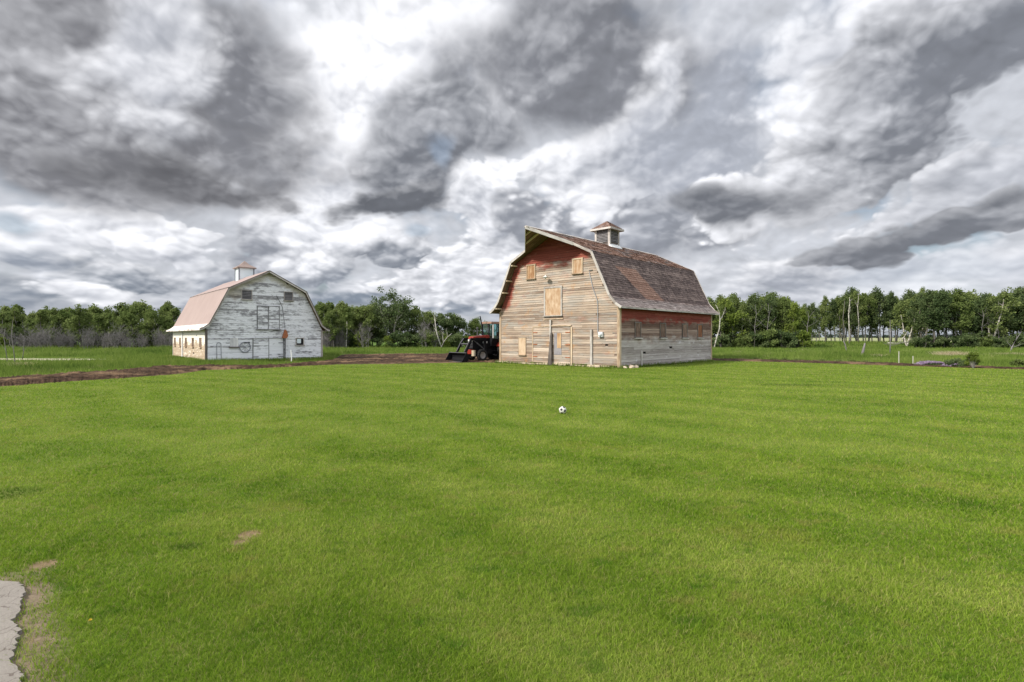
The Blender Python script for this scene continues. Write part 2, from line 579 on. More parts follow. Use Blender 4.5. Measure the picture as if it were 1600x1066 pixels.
def shingles(k):
    u, v, _ = k.sep(uvn(k))     # u along the barn, v up the slope from the eave
    t = k.attr('tone')
    g = k.noise(k.xyz(u * 9, v * 9, 0.0), 1.0, 4, 0.7)
    big = k.noise(k.xyz(u * 0.5, v * 0.6, 2.0), 1.0, 4, 0.6)
    f = t * 0.72 + g * 0.30 + (big - 0.5) * 0.5
    dark = k.ramp(f, [(0.05, (.042, .030, .029)), (0.40, (.110, .082, .078)), (0.7, (.22, .165, .15)), (1.0, (.36, .28, .25))])
    ruddy = k.ramp(f, [(0.05, (.13, .070, .052)), (0.5, (.27, .165, .128)), (0.9, (.40, .275, .225))])
    grey = k.ramp(f, [(0.05, (.12, .10, .098)), (0.5, (.235, .20, .19)), (0.9, (.40, .35, .34))])
    wob = (k.noise(k.xyz(u * 1.6, v * 2.6, 4.0), 1.0, 4, 0.6) - 0.5) * 1.5
    upper = k.step(v + wob * 0.15, 4.55, 4.75)
    up2 = k.mix(k.step(k.noise(k.xyz(u * .45, v * .7, 8.0), 1.0, 4, .6), .52, .62), ruddy, grey)
    c = k.mix(upper, dark, up2)
    # the ruddy patch of newer shingles on the steep slope, running down and back
    ce = 6.5 - v * 0.95
    patch = k.step(k.m('ABSOLUTE', u - ce + wob * 0.4), 1.45, 1.25) * k.step(v, 3.75, 3.65) * k.step(v, 1.0, 1.25)
    c = k.mix(patch * 0.80, c, k.mix(0.4, ruddy, (.36, .20, .15)))
    c = k.mix(k.step(v + wob * 0.5, 1.15, 0.8, 0.0, 0.8), c, grey)
    sp = k.step(k.noise(k.xyz(u * 1.4, v * 5.0, 11.0), 1.0, 3, 0.6), 0.66, 0.70) * k.step(v, .8, .3)
    c = k.mix(sp, c, (.62, .60, .58))
    return c, g, 0.5, 0.01


def M_flat(name, c, rough=0.7, var=0.25, scale=6.0, spec=0.3, metal=0.0):
    def fn(k):
        n = obj_noise(k, scale, 4, 0.6)
        return k.mix(n, tuple(x * (1 - var) for x in c), tuple(min(1, x * (1 + var)) for x in c))
    return mat(name, fn, rough, spec, metal)


def wood_fn(dk, lt, su=1.5, sv=30.0):
    def fn(k):
        g = grain(k, su, sv, 1.0)
        b_ = obj_noise(k, 1.7, 3, 0.6)
        return k.mix(k.step(g * 0.7 + b_ * 0.3 + (k.attr('tone') - 0.5) * 0.2, 0.3, 0.68), dk, lt), g, 0.5, 0.006
    return fn


M = {}
M['red_front'] = mat('weathered red barn boards', siding_red_front, 0.85, 0.15)
M['red_side'] = mat('silvered barn boards', siding_red_side, 0.85, 0.15)
M['white_front'] = mat('peeling white boards', siding_white_front, 0.75, 0.2)
M['white_side'] = mat('peeling cream boards', siding_white_side, 0.75, 0.2)
M['shingle'] = mat('old cedar shingles', shingles, 0.9, 0.15)
M['trim_grey'] = mat('grey weathered trim', wood_fn((.25, .22, .20), (.60, .57, .54)), 0.8, 0.2)
M['trim_tan'] = mat('tan weathered trim', wood_fn((.26, .18, .12), (.60, .48, .35)), 0.8, 0.2)
M['trim_dark'] = mat('dark weathered trim', wood_fn((.06, .05, .045), (.22, .19, .175)), 0.85, 0.2)
M['plywood'] = mat('weathered plywood', wood_fn((.26, .13, .06), (.52, .36, .22), 5.0, 1.3), 0.8, 0.2)
M['plywood_pale'] = mat('pale plywood', wood_fn((.33, .19, .10), (.55, .42, .30), 4.5, 1.6), 0.8, 0.2)
M['plywood_grey'] = mat('grey plywood', wood_fn((.20, .19, .21), (.34, .32, .33), 12.0, 2.0), 0.85, 0.2)
M['brown_panel'] = mat('brown boarded window', wood_fn((.10, .065, .05), (.28, .19, .15), 8.0, 2.0), 0.85, 0.2)
M['rust_panel'] = mat('rust brown board', wood_fn((.17, .07, .035), (.33, .16, .09), 8.0, 2.0), 0.85, 0.2)
M['rafter'] = mat('new pale lumber', wood_fn((.45, .34, .22), (.74, .62, .46)), 0.8, 0.2)
M['soffit'] = mat('dark roof boards', wood_fn((.07, .045, .03), (.20, .14, .09), 1.5, 9.0), 0.9, 0.1)
M['dark'] = M_flat('dark inside', (.012, .012, .014), 0.9, 0.2)
M['vent_slats'] = mat('grey louvre slats', wood_fn((.09, .09, .095), (.24, .23, .235)), 0.85, 0.15)
M['foundation'] = M_flat('stone foundation', (.55, .45, .34), 0.9, 0.5, 3.0)
M['white_paint'] = M_flat('white paint', (.78, .78, .77), 0.5, 0.12)
M['cable'] = M_flat('grey conduit', (.30, .31, .33), 0.5, 0.1)
M['meter'] = M_flat('pale grey metal box', (.62, .65, .68), 0.4, 0.08)
M['rust'] = M_flat('rusty iron', (.30, .11, .05), 0.85, 0.5, 9.0)
M['dark_iron'] = M_flat('dark iron', (.07, .07, .08), 0.6, 0.4)
M['iron_grey'] = M_flat('weathered grey iron', (.20, .21, .24), 0.6, 0.3)


def metal_roof_fn(k):
    u, v, _ = k.sep(uvn(k))
    n = k.noise(k.xyz(u * 3.0, v * 0.4, 0.0), 1.0, 4, 0.6)
    n2 = k.noise(k.xyz(u * 0.5, v * 0.6, 5.0), 1.0, 3, 0.5)
    return k.mix(n * 0.5 + n2 * 0.5, (.40, .305, .28), (.58, .475, .44))


M['metal_roof'] = mat('faded pink metal roofing', metal_roof_fn, 0.45, 0.4)
M['eave_sheet'] = mat('peeling white eave metal', lambda k: k.mix(k.step(obj_noise(k, 2.2, 5, 0.65), 0.40, 0.52), (.45, .33, .29), (.84, .80, .77)), 0.5, 0.4)


# ------------------------------------------------------------------ ground, lawn, soil
LAWN_EDGE = [(-2400, 760), (-900, 668), (-300, 627), (0, 606), (100, 598), (200, 591.5), (280, 586), (321, 579), (400, 577), (500, 571), (570, 570.5), (688, 568.5),
             (700, 568), (1112, 564), (1300, 568.8), (1400, 572), (1460, 574), (1600, 578), (1900, 588), (2600, 611), (4000, 655)]
SOIL_L = [(-900, 668, 643), (-300, 626, 606), (0, 605.2, 590.5), (100, 597.2, 584.5), (200, 591, 578), (250, 587.5, 572.5), (280, 585, 572), (321, 578.6, 571.8),
          (400, 576.4, 573), (440, 574, 570.5), (500, 571, 566), (520, 570.3, 563), (535, 570, 554), (600, 570, 552.6), (690, 568, 552.4), (740, 567.5, 552.4), (835, 567, 553)]
SOIL_R = [(1100, 563.2, 560.2), (1200, 565.6, 562.2), (1300, 568.4, 564.6), (1400, 571.7, 568.0), (1460, 573.6, 570.2), (1600, 577.8, 575.2), (1900, 588, 585), (2600, 611, 608)]


def lawn_depth(t):      # t = x / y
    p = np.array(LAWN_EDGE, float)
    return np.interp(t, (p[:, 0] - 800) / 840, 840 * EYE / (p[:, 1] - 527))


def sstep(x, a, b):
    t = np.clip((np.asarray(x, float) - a) / (b - a), 0, 1)
    return t * t * (3 - 2 * t)


def height(x, y):
    x, y = np.asarray(x, float), np.asarray(y, float)
    h = 0.95 * sstep(y, 102, 126) * sstep(x, 22, 40)
    # the small slough on the left lies in a shallow dip
    d = np.hypot((x + 62) / 25.0, (y - 50.5) / 3.6)
    h = h - 0.34 * sstep(d, 1.12, 0.82)
    return h


DRY = [(390, 836, .10, .045), (374, 848, .07, .03), (66, 884, .10, .045), (56, 1003, .07, .03)]


def ground_fn(k):
    g = k.node('ShaderNodeNewGeometry')
    P = g.outputs['Position']
    x, y, z = k.sep(P)
    n1 = k.noise(P, 0.9, 5, 0.6)
    n2 = k.noise(P, 14.0, 4, 0.7)
    lawn = k.ramp(n1 * 0.5 + n2 * 0.5, [(0.3, (.06, .10, .015)), (0.5, (.11, .16, .026)), (0.7, (.19, .20, .06))])
    rough_ = k.ramp(k.noise(P, 0.25, 5, 0.65), [(0.35, (.045, .10, .018)), (0.5, (.075, .145, .025)), (0.62, (.14, .17, .05))])
    field = k.ramp(k.noise(k.xyz(x * 0.01, y * 0.03, 0.0), 1.0, 4, 0.6), [(0.35, (.33, .32, .19)), (0.6, (.22, .27, .11))])
    far = k.step(y, 126, 130) * k.step(x, 10, 25)
    for px, py, rx, ry in DRY:
        q = ground_at(px, py)
        dx, dy = (x - q.x) / rx, (y - q.y) / (ry * 2.2)
        lawn = k.mix(k.step(dx * dx + dy * dy + (n1 - 0.5) * 2.0, 3.0, 1.0, 0.0, 0.95), lawn, k.mix(n2, (.10, .07, .045), (.36, .26, .165)))
    # bare soil along the broken edge of the path
    e = x + y * 0.96 - 0.10 + (n1 - 0.5) * 0.5
    band = k.step(e, 0.50, 0.22) * k.step(y, 5.0, 4.6) * k.step(x, -2.0, -2.4)
    lawn = k.mix(band, lawn, k.mix(n2, (.10, .075, .05), (.30, .24, .17)))
    c = k.mix(k.step(y, 38, 60), lawn, rough_)
    c = k.mix(far, c, field)
    mud = k.step(z + (n1 - 0.5) * 0.02, -0.01, -0.06)
    c = k.mix(mud, c, (.38, .355, .25))
    return c, n2, 0.6, 0.03


M['ground'] = mat('ground', ground_fn, 0.95, 0.05)


def build_ground():
    xs = np.unique(np.concatenate([np.linspace(-5000, -400, 12), np.linspace(-400, -130, 12), np.arange(-130, 131, 2.0), np.linspace(130, 400, 12), np.linspace(400, 5000, 12)]))
    ys = np.unique(np.concatenate([np.linspace(-3000, -60, 8), np.arange(-60, 40, 4.0), np.arange(40, 160, 1.0), np.linspace(160, 400, 14), np.linspace(400, 6000, 14)]))
    X, Y = np.meshgrid(xs, ys)
    Z = height(X, Y)
    v = np.stack([X, Y, Z], -1).reshape(-1, 3)
    nx, ny = len(xs), len(ys)
    i = np.arange(nx * ny).reshape(ny, nx)
    f = np.stack([i[:-1, :-1], i[:-1, 1:], i[1:, 1:], i[1:, :-1]], -1).reshape(-1, 4)
    o = np_mesh('ground', v, f, M['ground'])
    o.data.shade_smooth()
    tag(o, kind='structure')


build_ground()


def water_fn(k):
    n = obj_noise(k, 1.2, 3, 0.5)
    return k.mix(n, (.03, .035, .03), (.06, .06, .045)), n, 0.05, 0.02


M['water'] = mat('slough water', water_fn, 0.08, 0.5)
mb = MB()
mb.face([(-92, 45.5, -0.15), (-34, 45.5, -0.15), (-34, 56.0, -0.15), (-92, 56.0, -0.15)])
tag(mb.build('pond', M['water']), kind='structure')


def soil_fn(k):
    g = k.node('ShaderNodeNewGeometry')
    P = g.outputs['Position']
    n = k.noise(P, 2.2, 6, 0.7)
    n2 = k.noise(P, 0.35, 4, 0.6)
    c = k.ramp(n, [(0.32, (.014, .008, .005)), (0.5, (.050, .029, .017)), (0.68, (.125, .080, .048))])
    dry = k.mix(n, (.10, .062, .034), (.28, .185, .11))
    return k.mix(k.step(n2, 0.50, 0.62, 0.0, 0.8), c, dry), n, 0.8, 0.06


M['soil'] = mat('tilled soil', soil_fn, 0.95, 0.1)


def build_soil(name, table, hmax):
    p = np.array(table, float)
    rng = np.random.RandomState(3)
    pts = []
    px = np.arange(p[0, 0], p[-1, 0], 1.0)
    nt = 34
    for a in px:
        n_, f_ = np.interp(a, p[:, 0], p[:, 1]), np.interp(a, p[:, 0], p[:, 2])
        yn, yf = 840 * EYE / (n_ - 527), 840 * EYE / (f_ - 527)
        wob = (mnoise.noise((a * 0.05, 1, 0)) * 0.5 + mnoise.noise((a * 0.21, 5, 0)) * .35)
        wob2 = (mnoise.noise((a * 0.05, 9, 0)) * 0.9 + mnoise.noise((a * 0.23, 7, 0)) * .5)
        yn += wob * 0.9
        yf += wob2 * 0.9 if yf - yn > 4 else wob * 0.9
        x = (a - 800) / 840
        for j in range(nt):
            s = j / (nt - 1)
            y = yn + (yf - yn) * s
            pts.append((x * y, y, s))
    pts = np.array(pts)
    z = np.empty(len(pts))
    for i, (x, y, s) in enumerate(pts):
        e = min(1.0, min(s, 1 - s) * 7)
        q = mnoise.noise((x * 1.6, y * 1.6, 0)) * 0.5 + mnoise.noise((x * 4.5, y * 4.5, 3)) * 0.45 + mnoise.noise((x * 0.5, y * 0.5, 8)) * 0.5
        z[i] = e * (hmax * (0.75 + q)) - 0.04 * (1 - e) + rng.rand() * 0.03 * e
    v = np.stack([pts[:, 0], pts[:, 1], z + height(pts[:, 0], pts[:, 1])], -1)
    i = np.arange(len(px) * nt).reshape(len(px), nt)
    f = np.stack([i[:-1, :-1], i[1:, :-1], i[1:, 1:], i[:-1, 1:]], -1).reshape(-1, 4)
    tag(np_mesh(name, v, f, M['soil']), kind='structure')


build_soil('tilled_soil', SOIL_L, 0.13)
build_soil('soil_strip', SOIL_R, 0.07)


# grass ------------------------------------------------------------------
def blade_mat(name, fn):
    m_ = bpy.data.materials.new(name)
    m_.use_nodes = True
    t = m_.node_tree
    k = NT(t)
    for n in list(t.nodes):
        t.nodes.remove(n)
    out = k.node('ShaderNodeOutputMaterial')
    c = fn(k)
    d = k.node('ShaderNodeBsdfDiffuse')
    tr = k.node('ShaderNodeBsdfTranslucent')
    k.put(d.inputs[0], c)
    k.put(tr.inputs[0], c)
    mx = k.node('ShaderNodeMixShader')
    mx.inputs[0].default_value = 0.42
    t.links.new(d.outputs[0], mx.inputs[1])
    t.links.new(tr.outputs[0], mx.inputs[2])
    t.links.new(mx.outputs[0], out.inputs[0])
    return m_


DARKP = [(22, 772, .4, .16), (1240, 602, 1.8, .25), (290, 857, .18, .05)]


def lawn_fn(k):
    g = k.node('ShaderNodeNewGeometry')
    P = g.outputs['Position']
    x, y, z = k.sep(P)
    t = k.attr('tone')
    broad = k.noise(P, 0.22, 4, 0.6)
    mid = k.noise(P, 1.3, 4, 0.65)
    # mowing lanes, slightly curved
    w = k.noise(P, 0.07, 3, 0.5)
    lane = k.m('SINE', (x * 0.56 + y * 0.83 + w * 11.0) * 2.6) * 0.5 + 0.5
    f = t * 0.50 + (mid - 0.5) * 0.75 + (broad - 0.5) * 1.0 + lane * 0.22 + 0.17
    patch = k.noise(k.xyz(x * 2.2 + y * 1.0, y * 3.4 - x * 0.6, 3.0), 1.0, 4, 0.65)
    c = k.ramp(f, [(0.02, (.060, .135, .012)), (0.32, (.150, .255, .020)), (0.60, (.245, .345, .042)), (0.95, (.40, .44, .11))])
    yel = k.step(k.noise(P, 0.55, 5, 0.7), 0.53, 0.68, 0.0, 0.42)
    c = k.mix(yel, c, (.33, .31, .075))
    c = k.mix(k.step(patch, 0.55, 0.68, 0.0, 0.60), c, (.060, .165, .014))
    c = k.mix(k.step(patch, 0.42, 0.33, 0.0, 0.45), c, (.34, .29, .10))
    for px, py, rx, ry in DRY:
        q = ground_at(px, py)
        dx, dy = (x - q.x) / rx, (y - q.y) / (ry * 2.2)
        r2 = dx * dx + dy * dy + (mid - 0.5) * 2.5
        c = k.mix(k.step(r2, 1.6, -0.2, 0.0, 0.85), c, (.36, .26, .15))
    for px, py, rx, ry in DARKP:
        q = ground_at(px, py)
        dx, dy = (x - q.x) / rx, (y - q.y) / (ry * 2.2)
        r2 = dx * dx + dy * dy + (mid - 0.5) * 2.5
        c = k.mix(k.step(r2, 1.5, -0.3, 0.0, 0.7), c, (.030, .075, .014))
    dead = k.step(t, 0.88, 0.885, 0.0, 0.75)
    c = k.mix(dead, c, (.33, .29, .13))
    return c


M['lawn'] = blade_mat('lawn blades', lawn_fn)


def rough_grass_fn(k):
    g = k.node('ShaderNodeNewGeometry')
    P = g.outputs['Position']
    t = k.attr('tone')
    n = k.noise(P, 0.12, 5, 0.65)
    n2 = k.noise(P, 0.8, 4, 0.6)
    f = t * 0.35 + (n - 0.5) * 1.5 + (n2 - 0.5) * 0.7 + 0.33
    c = k.ramp(f, [(0.05, (.055, .095, .022)), (0.35, (.115, .180, .035)), (0.65, (.19, .26, .055)), (1.0, (.30, .34, .12))])
    straw = k.step(k.noise(P, 0.45, 5, 0.7), 0.57, 0.68, 0.0, 0.6)
    return k.mix(straw, c, (.36, .32, .17))


M['rough'] = blade_mat('rough grass', rough_grass_fn)


def blades(rng, x, y, z, h, w, lean):
    """tapered bent blades: 3 verts each when far, 5 verts (3 tris) as quad+tri -> all triangles"""
    n = len(x)
    z = np.broadcast_to(np.asarray(z, float), (n,))
    ang = rng.rand(n) * 2 * np.pi
    la = rng.rand(n) * 2 * np.pi
    bx, by = np.cos(ang) * w / 2, np.sin(ang) * w / 2
    lx, ly = np.cos(la) * lean * h, np.sin(la) * lean * h
    v = np.empty((n, 5, 3))
    v[:, 0] = np.stack([x - bx, y - by, z], -1)
    v[:, 1] = np.stack([x + bx, y + by, z], -1)
    v[:, 2] = np.stack([x - bx * .8 + lx * .35, y - by * .8 + ly * .35, z + h * .6], -1)
    v[:, 3] = np.stack([x + bx * .8 + lx * .35, y + by * .8 + ly * .35, z + h * .6], -1)
    v[:, 4] = np.stack([x + lx, y + ly, z + h * (1 - 0.25 * lean)], -1)
    i = np.arange(n)[:, None] * 5
    f = np.concatenate([i + np.array([[0, 1, 3]]), i + np.array([[0, 3, 2]]), i + np.array([[2, 3, 4]])], 1).reshape(-1, 3)
    return v.reshape(-1, 3), f


def tri_blades(rng, x, y, z, h, w, lean):
    n = len(x)
    z = np.broadcast_to(np.asarray(z, float), (n,))
    ang = rng.rand(n) * 2 * np.pi
    la = rng.rand(n) * 2 * np.pi
    bx, by = np.cos(ang) * w / 2, np.sin(ang) * w / 2
    v = np.empty((n, 3, 3))
    v[:, 0] = np.stack([x - bx, y - by, z], -1)
    v[:, 1] = np.stack([x + bx, y + by, z], -1)
    v[:, 2] = np.stack([x + np.cos(la) * lean * h, y + np.sin(la) * lean * h, z + h], -1)
    return v.reshape(-1, 3), np.arange(n * 3).reshape(-1, 3)


BARNS = [(-.97, 43.90, -.76, 11.30, 14.69), (-25.01, 43.9, .72, 9.65, 14.29)]
PATH_EDGE = [(3.0, -2.86), (3.27, -2.98), (3.33, -3.04), (3.47, -3.24), (3.65, -3.36), (3.81, -3.49), (3.94, -3.67), (4.17, -3.80), (4.28, -3.90), (4.42, -4.00), (4.55, -4.17), (4.62, -4.6)]


def outside_barns(x, y, pad=0.05):
    ok = np.ones(len(x), bool)
    for bx, by, th, W, L in BARNS:
        c, s = math.cos(th), math.sin(th)
        a = (x - bx) * c + (y - by) * s
        b = -(x - bx) * s + (y - by) * c
        ok &= ~((a > -pad) & (a < W + pad) & (b > -pad) & (b < L + pad))
    return ok


def build_lawn():
    rng = np.random.RandomState(11)
    th0, th1 = R(-64), R(64)
    # radial sampling: count per m2 ~ 1/r^2 beyond 4 m
    def sample(n, r0, r1):
        th = th0 + (th1 - th0) * rng.rand(n)
        r = r0 * (r1 / r0) ** rng.rand(n)
        return r * np.sin(th), r * np.cos(th), r
    x1, y1, r1 = sample(1250000, 1.3, 11.0)
    x2, y2, r2 = sample(800000, 11.0, 80.0)
    pe = np.array(PATH_EDGE)
    def keep(x, y, r):
        ok = (y < lawn_depth(x / y) + 0.25) & outside_barns(x, y)
        ok &= ~((y < 4.62) & (x < np.interp(y, pe[:, 0], pe[:, 1]) - 0.14 * rng.rand(len(x)) ** 3))
        q = np.ones(len(x))
        for px, py, rx, ry in DRY:
            g = ground_at(px, py)
            d = ((x - g.x) / rx) ** 2 + ((y - g.y) / (ry * 2.2)) ** 2
            q = np.minimum(q, np.clip(d * 0.45 + 0.3 * (rng.rand(len(x)) - .5), 0.16, 1))
        dist = x - np.interp(y, pe[:, 0], pe[:, 1])
        q = np.where(y < 4.8, np.minimum(q, np.clip(0.12 + dist * 2.2 + 0.25 * np.sin(y * 9) * np.sin(x * 7), 0.08, 1)), q)
        ok &= rng.rand(len(x)) < q
        return x[ok], y[ok], r[ok]
    x, y, r = keep(x1, y1, r1)
    # clumpy height field
    cl = 0.5 + 0.5 * np.sin(x * 2.3 + 1.7 * np.sin(y * 1.9)) * np.sin(y * 2.9 + 1.3 * np.sin(x * 2.1 + 1))
    h = (0.016 + 0.026 * rng.rand(len(x)) + 0.018 * cl) * (1 + 0.9 * (rng.rand(len(x)) > 0.97))
    w = 0.0030 * np.maximum(1, r / 3.6) * (0.7 + 0.6 * rng.rand(len(x)))
    v1, f1 = blades(rng, x, y, -0.004, h, w, 0.75)
    t1 = np.repeat(rng.rand(len(x)), 3)
    x, y, r = keep(x2, y2, r2)
    h = 0.026 + 0.030 * rng.rand(len(x))
    w = 0.0036 * r / 3.6 * (0.7 + 0.6 * rng.rand(len(x)))
    v2, f2 = tri_blades(rng, x, y, -0.004, h, w, 0.8)
    t2 = rng.rand(len(x))
    o = np_mesh('lawn_grass', np.concatenate([v1, v2]), np.concatenate([f1, f2 + len(v1)]), M['lawn'], np.concatenate([t1, t2]))
    tag(o, 'short mown green lawn grass covering the yard', 'grass', kind='stuff')


build_lawn()


def build_rough():
    rng = np.random.RandomState(12)
    pl_ = np.array(SOIL_L, float)
    pr = np.array(SOIL_R, float)
    n = 520000
    th = R(-62) + R(124) * rng.rand(n)
    r = 33 * (150 / 33) ** (rng.rand(n) ** 0.85)
    x, y = r * np.sin(th), r * np.cos(th)
    t = x / y
    far = np.where(t < (850 - 800) / 840, np.interp(t, (pl_[:, 0] - 800) / 840, 840 * EYE / (pl_[:, 2] - 527)),
                   np.interp(t, (pr[:, 0] - 800) / 840, 840 * EYE / (pr[:, 2] - 527)))
    lim = np.where(x > 25, 128, 118)
    ok = (y > far + 0.1) & (y < lim) & outside_barns(x, y) & ~((height(x, y) < -0.05))
    # short mown gap right behind the soil in the middle
    x, y, r, t, far = x[ok], y[ok], r[ok], t[ok], far[ok]
    h = 0.22 + 0.28 * rng.rand(len(x))
    patch = np.array([0.0] * len(x))
    for a, b, c_ in ((0.05, 0.07, 0), (0.13, 0.09, 2), (0.31, 0.22, 4)):
        patch += np.sin(x * a * 2.2 + c_ + 1.5 * np.sin(y * b * 2)) * np.sin(y * b * 2.5 + c_ * 2)
    h *= 1 + 0.35 * patch
    h = np.where((t < -0.35) & (y > 62), h * 1.5, h)
    h = np.where((x < -34) & (y < 51), h * 0.45, h)
    h = np.where((x < -34) & (y > 53) & (y < 57), h * 0.4, h)
    h = np.where(y - far < 1.5, h * 0.55, h)
    h = np.clip(h, 0.08, 1.1)
    w = 0.022 * (r / 40) * (0.8 + 1.2 * rng.rand(len(x)))
    v, f = tri_blades(rng, x, y, height(x, y) - 0.01, h, w, 0.35)
    o = np_mesh('tall_grass', v, f, M['rough'], rng.rand(len(x)))
    tag(o, 'rough uncut green grass beyond the brown soil', 'grass', kind='stuff')
    # fringe of uncut grass against the barn feet
    xs, ys, hs = [], [], []
    for bi, (bx, by, thb, W, L) in enumerate(BARNS):
        c, s = math.cos(thb), math.sin(thb)
        m_ = 5200 if bi else 3400
        a = rng.rand(m_) * (W + 0.6) - 0.3
        b = -0.08 - np.abs(rng.randn(m_)) * (0.75 if bi else 0.16)
        a2 = (W + 0.08 + np.abs(rng.randn(m_)) * 0.10) if not bi else (-0.08 - np.abs(rng.randn(m_)) * 0.6)
        b2 = rng.rand(m_) * L
        A, B = np.concatenate([a, a2]), np.concatenate([b, b2])
        xs.append(bx + A * c - B * s)
        ys.append(by + A * s + B * c)
        hs.append((0.16 + 0.22 * rng.rand(2 * m_)) if bi else (0.06 + 0.26 * rng.rand(2 * m_) ** 3))
    x, y, h = map(np.concatenate, (xs, ys, hs))
    v, f = tri_blades(rng, x, y, -0.01, h, 0.03 + 0.03 * rng.rand(len(x)), 0.4)
    tag(np_mesh('barn_edge_grass', v, f, M['rough'], rng.rand(len(x))), 'longer uncut grass growing along the feet of both barns', 'grass', kind='stuff')


build_rough()


def concrete_fn(k):
    g = k.node('ShaderNodeNewGeometry')
    P = g.outputs['Position']
    n = k.noise(P, 3.0, 6, 0.7)
    f_ = k.noise(P, 60.0, 3, 0.7)
    cr = k.voro(k.noise(P, 2.0, 3, 0.5, out=1), 4.0, 'DISTANCE_TO_EDGE')
    c = k.mix(n * 0.6 + f_ * 0.4, (.13, .115, .10), (.36, .33, .29))
    return k.mix(k.step(cr, 0.015, 0.0, 0.0, 0.7), c, (.08, .06, .05)), f_, 0.6, 0.01


M['concrete'] = mat('old concrete', concrete_fn, 0.9, 0.2)
mb = MB()
rng_ = random.Random(5)
edge = []
for i in range(len(PATH_EDGE) - 1):
    (ya, xa), (yb, xb) = PATH_EDGE[i], PATH_EDGE[i + 1]
    for j in range(6):
        s = j / 6
        edge.append((xa + (xb - xa) * s + rng_.uniform(-.02, .02), ya + (yb - ya) * s))
edge += [(-5.2, 4.64), (-7.5, 4.66), (-7.5, 2.0), (-2.3, 2.0)]
top = [(x, y, 0.028) for x, y in edge]
bot = [(x, y, -0.08) for x, y in edge]
mb.face(top)
for i in range(len(top)):
    j = (i + 1) % len(top)
    mb.face([bot[i], bot[j], top[j], top[i]])
tag(mb.build('concrete_path', M['concrete']), kind='structure')


# ------------------------------------------------------------------ barns
def siding(mb, P0, U, N, prof, z0, z1, step=0.16, seed=0, holes=0.006, seg=(2.2, 6.5)):
    """lapped boards on a wall plane. prof(z) -> (u0, u1) or None; u along U, outward normal N"""
    rng = random.Random(seed)
    P0, U, N = Vector(P0), Vector(U), Vector(N)
    Z = Vector((0, 0, 1))

    def pt(u, z, n):
        return P0 + U * u + Z * z + N * n
    z = z0
    while z < z1 - 0.01:
        zt = min(z + step, z1)
        lo, hi = prof(z), prof(zt)
        rowt = rng.random()
        if lo and hi:
            a0, a1 = max(lo[0], hi[0]) if False else lo[0], lo[1]
            u = a0 - rng.uniform(0, 2)
            while u < a1:
                hole = rng.random() < holes * 2.5
                e = u + (rng.uniform(.15, .55) if hole else rng.uniform(*seg))
                if hole:
                    u = e
                    continue
                gap = rng.uniform(.02, .04) if rng.random() < .30 else 0.0
                s0, s1 = max(u, lo[0]), min(e, lo[1])
                t0, t1 = max(u, hi[0]), min(e, hi[1])
                if s1 - s0 > 0.02 and t1 > t0:
                    s1 -= 0.005
                    tone = 0.62 * rowt + 0.38 * rng.random()
                    sag = rng.uniform(-.006, .006)
                    pb, ptp = 0.032 + rng.uniform(-.006, .010), 0.004
                    a, b = pt(s0, z - 0.006 + sag + gap, pb), pt(s1, z - 0.006 - sag + gap, pb)
                    c, d = pt(t1, zt + 0.012 - sag, ptp), pt(t0, zt + 0.012 + sag, ptp)
                    uv = [(s0, z), (s1, z), (t1, zt), (t0, zt)]
                    mb.face([a, b, c, d], uv, tone)
                    a2, b2 = pt(s0, z - 0.006 + sag + gap, 0.0), pt(s1, z - 0.006 - sag + gap, 0.0)
                    mb.face([a2, b2, b, a], [(s0, z), (s1, z), (s1, z), (s0, z)], -0.5)  # board underside toned near black: lap shadow put into the colour
                    mb.face([a2, a, d], [(s0, z), (s0, z), (t0, zt)], tone)
                    mb.face([b2, c, b], [(s1, z), (t1, zt), (s1, z)], tone)
                u = e
        z = zt


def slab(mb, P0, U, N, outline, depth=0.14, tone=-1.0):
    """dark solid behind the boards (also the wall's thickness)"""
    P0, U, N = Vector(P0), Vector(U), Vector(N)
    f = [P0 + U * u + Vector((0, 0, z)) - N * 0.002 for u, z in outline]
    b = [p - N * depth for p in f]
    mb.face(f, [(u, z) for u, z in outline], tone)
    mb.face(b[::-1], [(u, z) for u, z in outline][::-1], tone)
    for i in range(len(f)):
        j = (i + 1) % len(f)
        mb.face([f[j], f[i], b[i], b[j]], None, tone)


def gambrel_prof(pts, W):
    """pts: rising (inset, z) on the left side; symmetric"""
    def f(z):
        if z <= pts[0][1]:
            return (pts[0][0], W - pts[0][0])
        for (i0, z0), (i1, z1) in zip(pts, pts[1:]):
            if z <= z1:
                t = (z - z0) / (z1 - z0)
                i = i0 + (i1 - i0) * t
                return (i, W - i) if W - 2 * i > 0.03 else None
        return None
    return f


def roof_plane(p0, p1, b0, b1, thick=0.07, tone=0.5):
    pass


def frame_rect(mb, P, U, N, u0, u1, z0, z1, w=0.11, d0=0.0, d1=0.055, sill=0.0):
    """four casing boards butted round an opening"""
    P, U, N = Vector(P), Vector(U), Vector(N)

    def bx(ua, ub, za, zb, da, db):
        c = [P + U * x + N * n + Vector((0, 0, z)) for z in (za, zb) for x, n in ((ua, da), (ub, da), (ub, db), (ua, db))]
        mb.hexa([tuple(q) for q in c], random.random(), lambda q: ((Vector(q) - P).dot(U) if ub - ua > zb - za else q[2], q[2] if ub - ua > zb - za else (Vector(q) - P).dot(U)))
    bx(u0 - w, u0, z0, z1, d0, d1)
    bx(u1, u1 + w, z0, z1, d0, d1)
    bx(u0 - w - .02, u1 + w + .02, z1, z1 + w, d0, d1 + .006)
    bx(u0 - w - sill, u1 + w + sill, z0 - 0.07, z0, d0, d1 + 0.012 + (0.07 if sill else 0))


